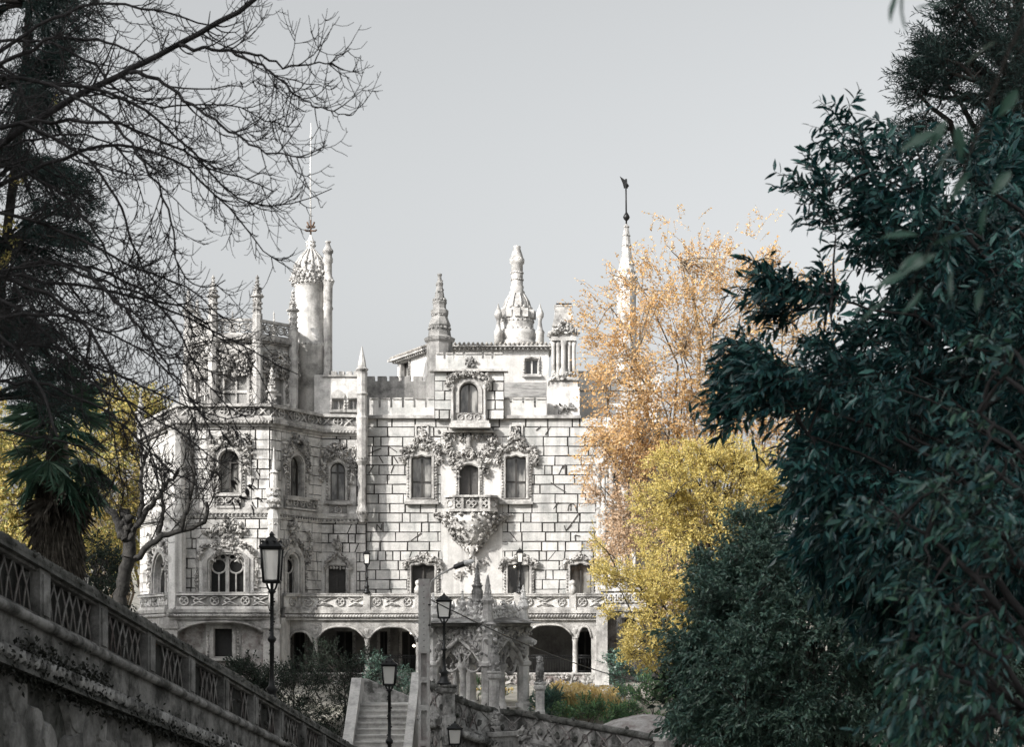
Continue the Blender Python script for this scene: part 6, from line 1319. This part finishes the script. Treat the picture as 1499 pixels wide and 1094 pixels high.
tree('evergreen_tree', 'dense dark evergreen standing just behind the big broad leaved one', 'tree', gbase(1420, 18), PT(1420, 300, 18), .2,
     [(1400, 390, 80, 60, 17, 1, 120), (1460, 270, 50, 60, 17, 1, 90), (1320, 500, 80, 50, 17, 1, 70), (1440, 470, 80, 80, 17, 1, 120), (1260, 610, 70, 60, 17, 1, 110), (1330, 650, 150, 120, 17.5, 1.2, 520), (1470, 620, 80, 200, 17, 1, 420), (1290, 780, 100, 80, 17.5, 1, 330), (1400, 820, 130, 100, 17.5, 1, 420), (1480, 330, 40, 60, 17, 1, 40)],
     .19, .36, 'leaf_teal', k=12, Ls=.5, axis=(-.2, -.2, -.1), droop=.4, nl=24, bark='twig')
tree('needle_tree', 'spiky fine leaved conifer high in the top right corner', 'tree', gbase(1530, 21), PT(1490, -120, 21), .2,
     [(1370, 105, 34, 36, 21, .8, 150), (1420, 60, 46, 60, 21, 1., 220), (1480, 60, 50, 80, 21, 1, 300), (1350, 130, 22, 22, 21, .5, 40), (1440, 150, 70, 60, 21, 1, 330), (1370, 190, 40, 30, 21, .8, 80), (1490, 200, 40, 90, 21, 1, 260), (1430, 220, 60, 40, 21, 1, 130), (1400, 10, 30, 30, 21, .8, 90)],
     .11, .13, 'leaf_needle', k=16, Ls=.45, axis=(-.3, 0, .25), droop=.0, nl=24, twig_r=.004)
tree('small_leaved_bush', 'broad fine leaved dark green bush below the big evergreen', 'bush', gbase(1150, 29), PT(1180, 860, 29), .12,
     [(1110, 800, 50, 45, 23, .8, 429), (1060, 870, 50, 50, 22.5, .8, 546), (1150, 850, 80, 70, 22.5, 1, 832), (1040, 965, 40, 40, 22.5, .8, 429), (1090, 960, 80, 70, 22, 1, 806), (1190, 950, 90, 90, 22, 1, 910), (1280, 880, 80, 80, 22, 1, 676), (1300, 1000, 100, 90, 22, 1, 806), (1060, 1050, 60, 50, 22, .9, 468), (1160, 1060, 110, 50, 22, 1, 676), (1010, 1050, 26, 24, 22, .6, 143), (1400, 960, 100, 140, 22, 1, 780), (1045, 830, 22, 30, 23, .5, 65), (985, 945, 18, 20, 22.5, .5, 46)],
     .085, .42, 'leaf_small', k=11, Ls=.34, axis=(-.15, -.25, .19), droop=.25, nl=30, twig_r=.003)
tree('dark_bush', 'dark mass of shrubbery in the shade behind the fine leaved bush, lower right', 'bush', gbase(1250, 28), PT(1250, 850, 28), .1,
     [(1130, 880, 70, 70, 27, 1.2, 220), (1250, 860, 90, 80, 27.5, 1.2, 300), (1380, 860, 100, 110, 27, 1.2, 340), (1090, 1010, 80, 80, 27, 1.2, 260), (1230, 1010, 120, 90, 27, 1.2, 380), (1400, 1010, 120, 90, 27, 1.2, 380), (1040, 1000, 40, 60, 27.5, 1, 110)],
     .2, .45, 'leaf_dark', k=10, Ls=.6, nl=16)
tree('glossy_bush', 'nearest glossy bush with long bluish leaves at the lower right edge', 'bush', gbase(1560, 8.4), PT(1560, 650, 8.4), .08,
     [(1310, 755, 36, 26, 8.4, .3, 9), (1400, 730, 70, 45, 8.4, .4, 25), (1470, 790, 50, 70, 8.4, .4, 29), (1380, 860, 60, 40, 8.4, .4, 25), (1450, 930, 60, 60, 8.4, .4, 40), (1360, 960, 45, 40, 8.4, .4, 24), (1420, 1030, 80, 50, 8.4, .4, 37), (1340, 1050, 40, 40, 8.4, .4, 13), (1490, 1040, 30, 60, 8.4, .3, 16), (1440, 640, 50, 50, 8.4, .4, 13), (1470, 520, 40, 70, 8.4, .4, 12)],
       .088, .30, 'leaf_near', k=9, fine=True, Ls=.26, axis=(-.6, -.1, -.1), droop=.5, nl=16, twig_r=.003, sag=.35, bark='twig')
nb = empty('overhanging_branch', PT(1560, -60, 3.6)); tag(nb, 'blurred near branch with a few large leaves hanging into the top right', 'branch')
Pb = resamp(np.array([PT(1620, -120, 3.6), PT(1500, 10, 3.6), PT(1440, 170, 3.7), PT(1380, 330, 3.8), PT(1330, 420, 3.9)]), 14); Pc = resamp(np.array([PT(1560, -90, 3.5), PT(1420, -40, 3.5), PT(1330, -20, 3.5)]), 14)
tube_object('twig', [(np.array([Pb, Pc]), np.linspace(.006, .0015, 14)[None].repeat(2, 0), 6)], 'bark', nb)
lp = np.array([PT(*p) for p in ((1322, -12, 3.5), (1316, -14, 3.5), (1392, 8, 3.5), (1385, 175, 3.7), (1372, 192, 3.7), (1400, 180, 3.7), (1350, 370, 3.9), (1330, 400, 3.9), (1420, 250, 3.75), (1445, 300, 3.75), (1345, 345, 3.9), (1440, 420, 4.), (1480, 250, 3.7), (1300, 440, 3.9), (1460, 60, 3.6), (1490, 130, 3.6))])
ld = np.array([(-.1, 0, -1), (-.4, 0, -.9), (-.9, 0, .1), (-.5, 0, -.8), (-.7, 0, -.3), (.2, 0, -1), (-.8, 0, -.5), (-.9, 0, -.3), (-.6, 0, -.8), (-.3, 0, -.9), (-.9, .1, .1), (-.4, 0, -.9), (-.6, 0, -.7), (-.9, 0, -.5), (-.8, 0, -.4), (-.6, 0, -.9)])
lp = np.concatenate([lp, [PT(*p) for p in ((1405, 205, 3.7), (1372, 372, 3.85), (1395, 395, 3.9), (1415, 345, 3.8), (1350, 420, 3.9))]]); ld = np.concatenate([ld, [(-.7, 0, -.7), (-.9, .1, -.4), (-.2, 0, -1), (-.9, 0, -.1), (-.5, 0, -.9)]])
for p_, d_ in zip(lp, ld): leaves('leaf', [p_], [d_], RNG.uniform(.07, .10), .030, 'leaf_near', nb, .12, .2, True)
# ------------------------------------------------------------------ planting in front of the palace
for lab, px, Y, items, L_, m_ in (
    ('dark rose bush left of the steps, nearest the big lamp', 430, 52., [(415, 1010, 34, 45, 52, 1.2, 260), (450, 1000, 34, 50, 52, 1.2, 260), (440, 1060, 50, 40, 51, 1.2, 300), (390, 1000, 20, 25, 51, 1, 70)], .085, 'leaf_dark'),
    ('dark leafy bush behind the left stair parapet', 505, 54., [(490, 985, 36, 35, 54, 1.2, 280), (500, 1040, 40, 50, 53, 1.2, 340), (530, 985, 26, 25, 54, 1.2, 150), (465, 965, 20, 22, 54, 1, 70)], .085, 'leaf_dark'),
    ('bush with lighter leaves under the loggia arches left of the pole', 565, 60., [(545, 985, 30, 22, 60, 1., 220), (580, 1005, 26, 22, 59, 1., 200), (600, 1010, 20, 18, 59, 1, 90)], .09, 'leaf_small'),
    ('low clipped bush beside the base of the largest lamp', 360, 44., [(350, 985, 24, 14, 44, .8, 140), (372, 1000, 22, 16, 44, .8, 140), (385, 1015, 16, 16, 44, .7, 80)], .09, 'leaf_dark')):
    tree('garden_bush', lab, 'bush', gbase(px, Y), PT(px, items[0][1], Y), .05, items, L_, .5, m_, k=9, Ls=.4, axis=(0, 0, .5), droop=.0, nl=14, group='bushes below the loggia')
rd = ell([(440, 1000, 60, 40, 50.5, .4, 10)]); 
for lab, px, Y, items, L_, m_, w_ in (
    ('green leafy plant behind the pavilion columns', 700, 56., [(705, 1015, 18, 14, 56, .5, 70), (735, 1015, 16, 14, 56, .5, 60)], .12, 'leaf_green', .4),
    ('spiky dark green grass clump right of the pavilion', 805, 52., [(805, 1030, 20, 22, 52, .6, 120)], .3, 'leaf_small', .1),
    ('low green plant in the middle of the flower bed', 860, 51., [(855, 1042, 32, 14, 51, .6, 150), (900, 1050, 30, 14, 50, .6, 130)], .12, 'leaf_green', .45),
    ('bright green bush at the right end of the flower bed', 955, 52., [(945, 1020, 34, 24, 52, .8, 190), (985, 1015, 30, 30, 52, .8, 170), (930, 1045, 30, 16, 50, .8, 120), (960, 1060, 36, 12, 48, .6, 90)], .12, 'leaf_green', .45),
    ('dark slender shrub against the right wing of the palace', 900, 60., [(903, 975, 18, 22, 60, .6, 130), (905, 1005, 16, 22, 60, .6, 110), (930, 990, 18, 18, 60, .6, 70)], .12, 'leaf_small', .45)):
    tree('flower_bed_plant', lab, 'plant', gbase(px, Y), PT(px, items[0][1], Y), .03, items, L_, w_, m_, k=8, Ls=.4, axis=(0, 0, .7), droop=-.1, nl=8, group='plants in the flower bed')
fl = empty('flowering_border', gbase(860, 56, 0)); tag(fl, 'border of straw coloured stems with pale yellow flower heads below the loggia', 'flowers', kind='stuff')
c1 = ell([(840, 1038, 45, 16, 55, 2, 600), (890, 1042, 30, 14, 54, 1.5, 380), (815, 1032, 30, 10, 56, 1, 140)]); leaves('stems', c1, RNG.normal(0, .25, c1.shape) + [0, 0, 1], RNG.uniform(.3, .6, len(c1)), .035, 'leaf_straw', fl, .05, .2)
c3 = ell([(840, 1042, 50, 14, 54, 2, 500), (790, 1035, 20, 14, 56, 1, 120)]); leaves('foliage', c3, RNG.normal(0, .4, c3.shape) + [0, 0, .8], RNG.uniform(.15, .35, len(c3)), .06, 'leaf_green', fl, .05, .2)
c2 = ell([(850, 1012, 42, 9, 54.5, 1.5, 560), (820, 1006, 26, 6, 56, 1, 260), (890, 1014, 18, 9, 54, 1, 160), (712, 1012, 16, 8, 56.5, .5, 60), (742, 1014, 10, 8, 56.5, .4, 40)]); leaves('flower_heads', c2, RNG.normal(0, .7, c2.shape) + [0, -.3, .6], RNG.uniform(.08, .14, len(c2)), .09, 'flower_yellow', fl, .1, .1)
# ivy and ferns on the ramp wall's ledge
def along(n, u0, u1, zc, zs, d): u = RNG.uniform(u0, u1, n); z = zc + RNG.normal(0, zs, n); return np.array([FRW.w(a, b, d + RNG.uniform(0, .12)) for a, b in zip(u, z)])
iv = np.concatenate([along(2600, FRW.L * .28, FRW.L * .62, -hB - .72, .10, .12), along(1500, FRW.L * .30, FRW.L * .40, -hB - .6, .14, .1), along(1400, FRW.L * .62, FRW.L * .78, -hB - .78, .10, .12), along(1500, FRW.L * .72, FRW.L * .80, -hB - .62, .26, .1)])
o = leaves('ivy', iv, RNG.normal(0, .5, iv.shape) + [.2, -.4, -.6], RNG.uniform(.05, .10, len(iv)), .05, 'leaf_ivy'); tag(o, 'dark ivy and ferns trailing along the ledge of the ramp wall', 'ivy', kind='stuff')
# weeds rooted on the palace and walls
# ------------------------------------------------------------------ unseen trees added on the left hillside to shade the foreground
FOR = [(-38, 46, 13), (-47, 42, 15.5), (-52, 48, 15.5), (-57, 40, 14), (-40, 19, 14.5), (-40, -2, 22), (-41, 8, 23), (-38, -16, 23), (-29, -22, 22), (-21, -22, 22), (-33, -12, 21), (-44, 1, 24), (-48, -10, 24)]
n = 1500; q = unit(RNG.normal(size=(n, 3))) * RNG.uniform(0, 1, (n, 1)) ** .4
fc = q * [4.6, 4.6, .42] + [0, 0, .60]
proto = None
for i, (x, y, h) in enumerate(FOR):
    z = float(ground_z(np.array(float(x)), np.array(float(y)))) - .3
    if proto is None:
        root = empty('unseen_shade_tree', (0, 0, 0)); tr = curve_to(np.array([0, 0, 0.]), np.array([0, 0, .85]), 8, 0, .02)
        tips = fc[:14]; lp, lr = limbs(tr, tips, .012, .004)
        tube_object('trunk', [(tr[None], np.linspace(.45, .15, 8)[None], 8)], 'bark', root)
        leaves('crown', fc * [1, 1, 1], RNG.normal(0, 1, fc.shape) * [1, 1, .06], RNG.uniform(.8, 1.3, n), .8, 'leaf_dark', root, .05, .1); proto = root; r_ = root
    else:
        r_ = proto.copy(); COL.objects.link(r_)
        for ch in proto.children: c = ch.copy(); COL.objects.link(c); c.parent = r_
    r_.location = (x, y, z); r_.scale = (1, 1, h); r_.rotation_euler = (0, 0, i * 1.3)
    tag(r_, 'unseen tall dark tree added on the left hillside to shade the garden', 'tree', 'unseen trees added for shade')
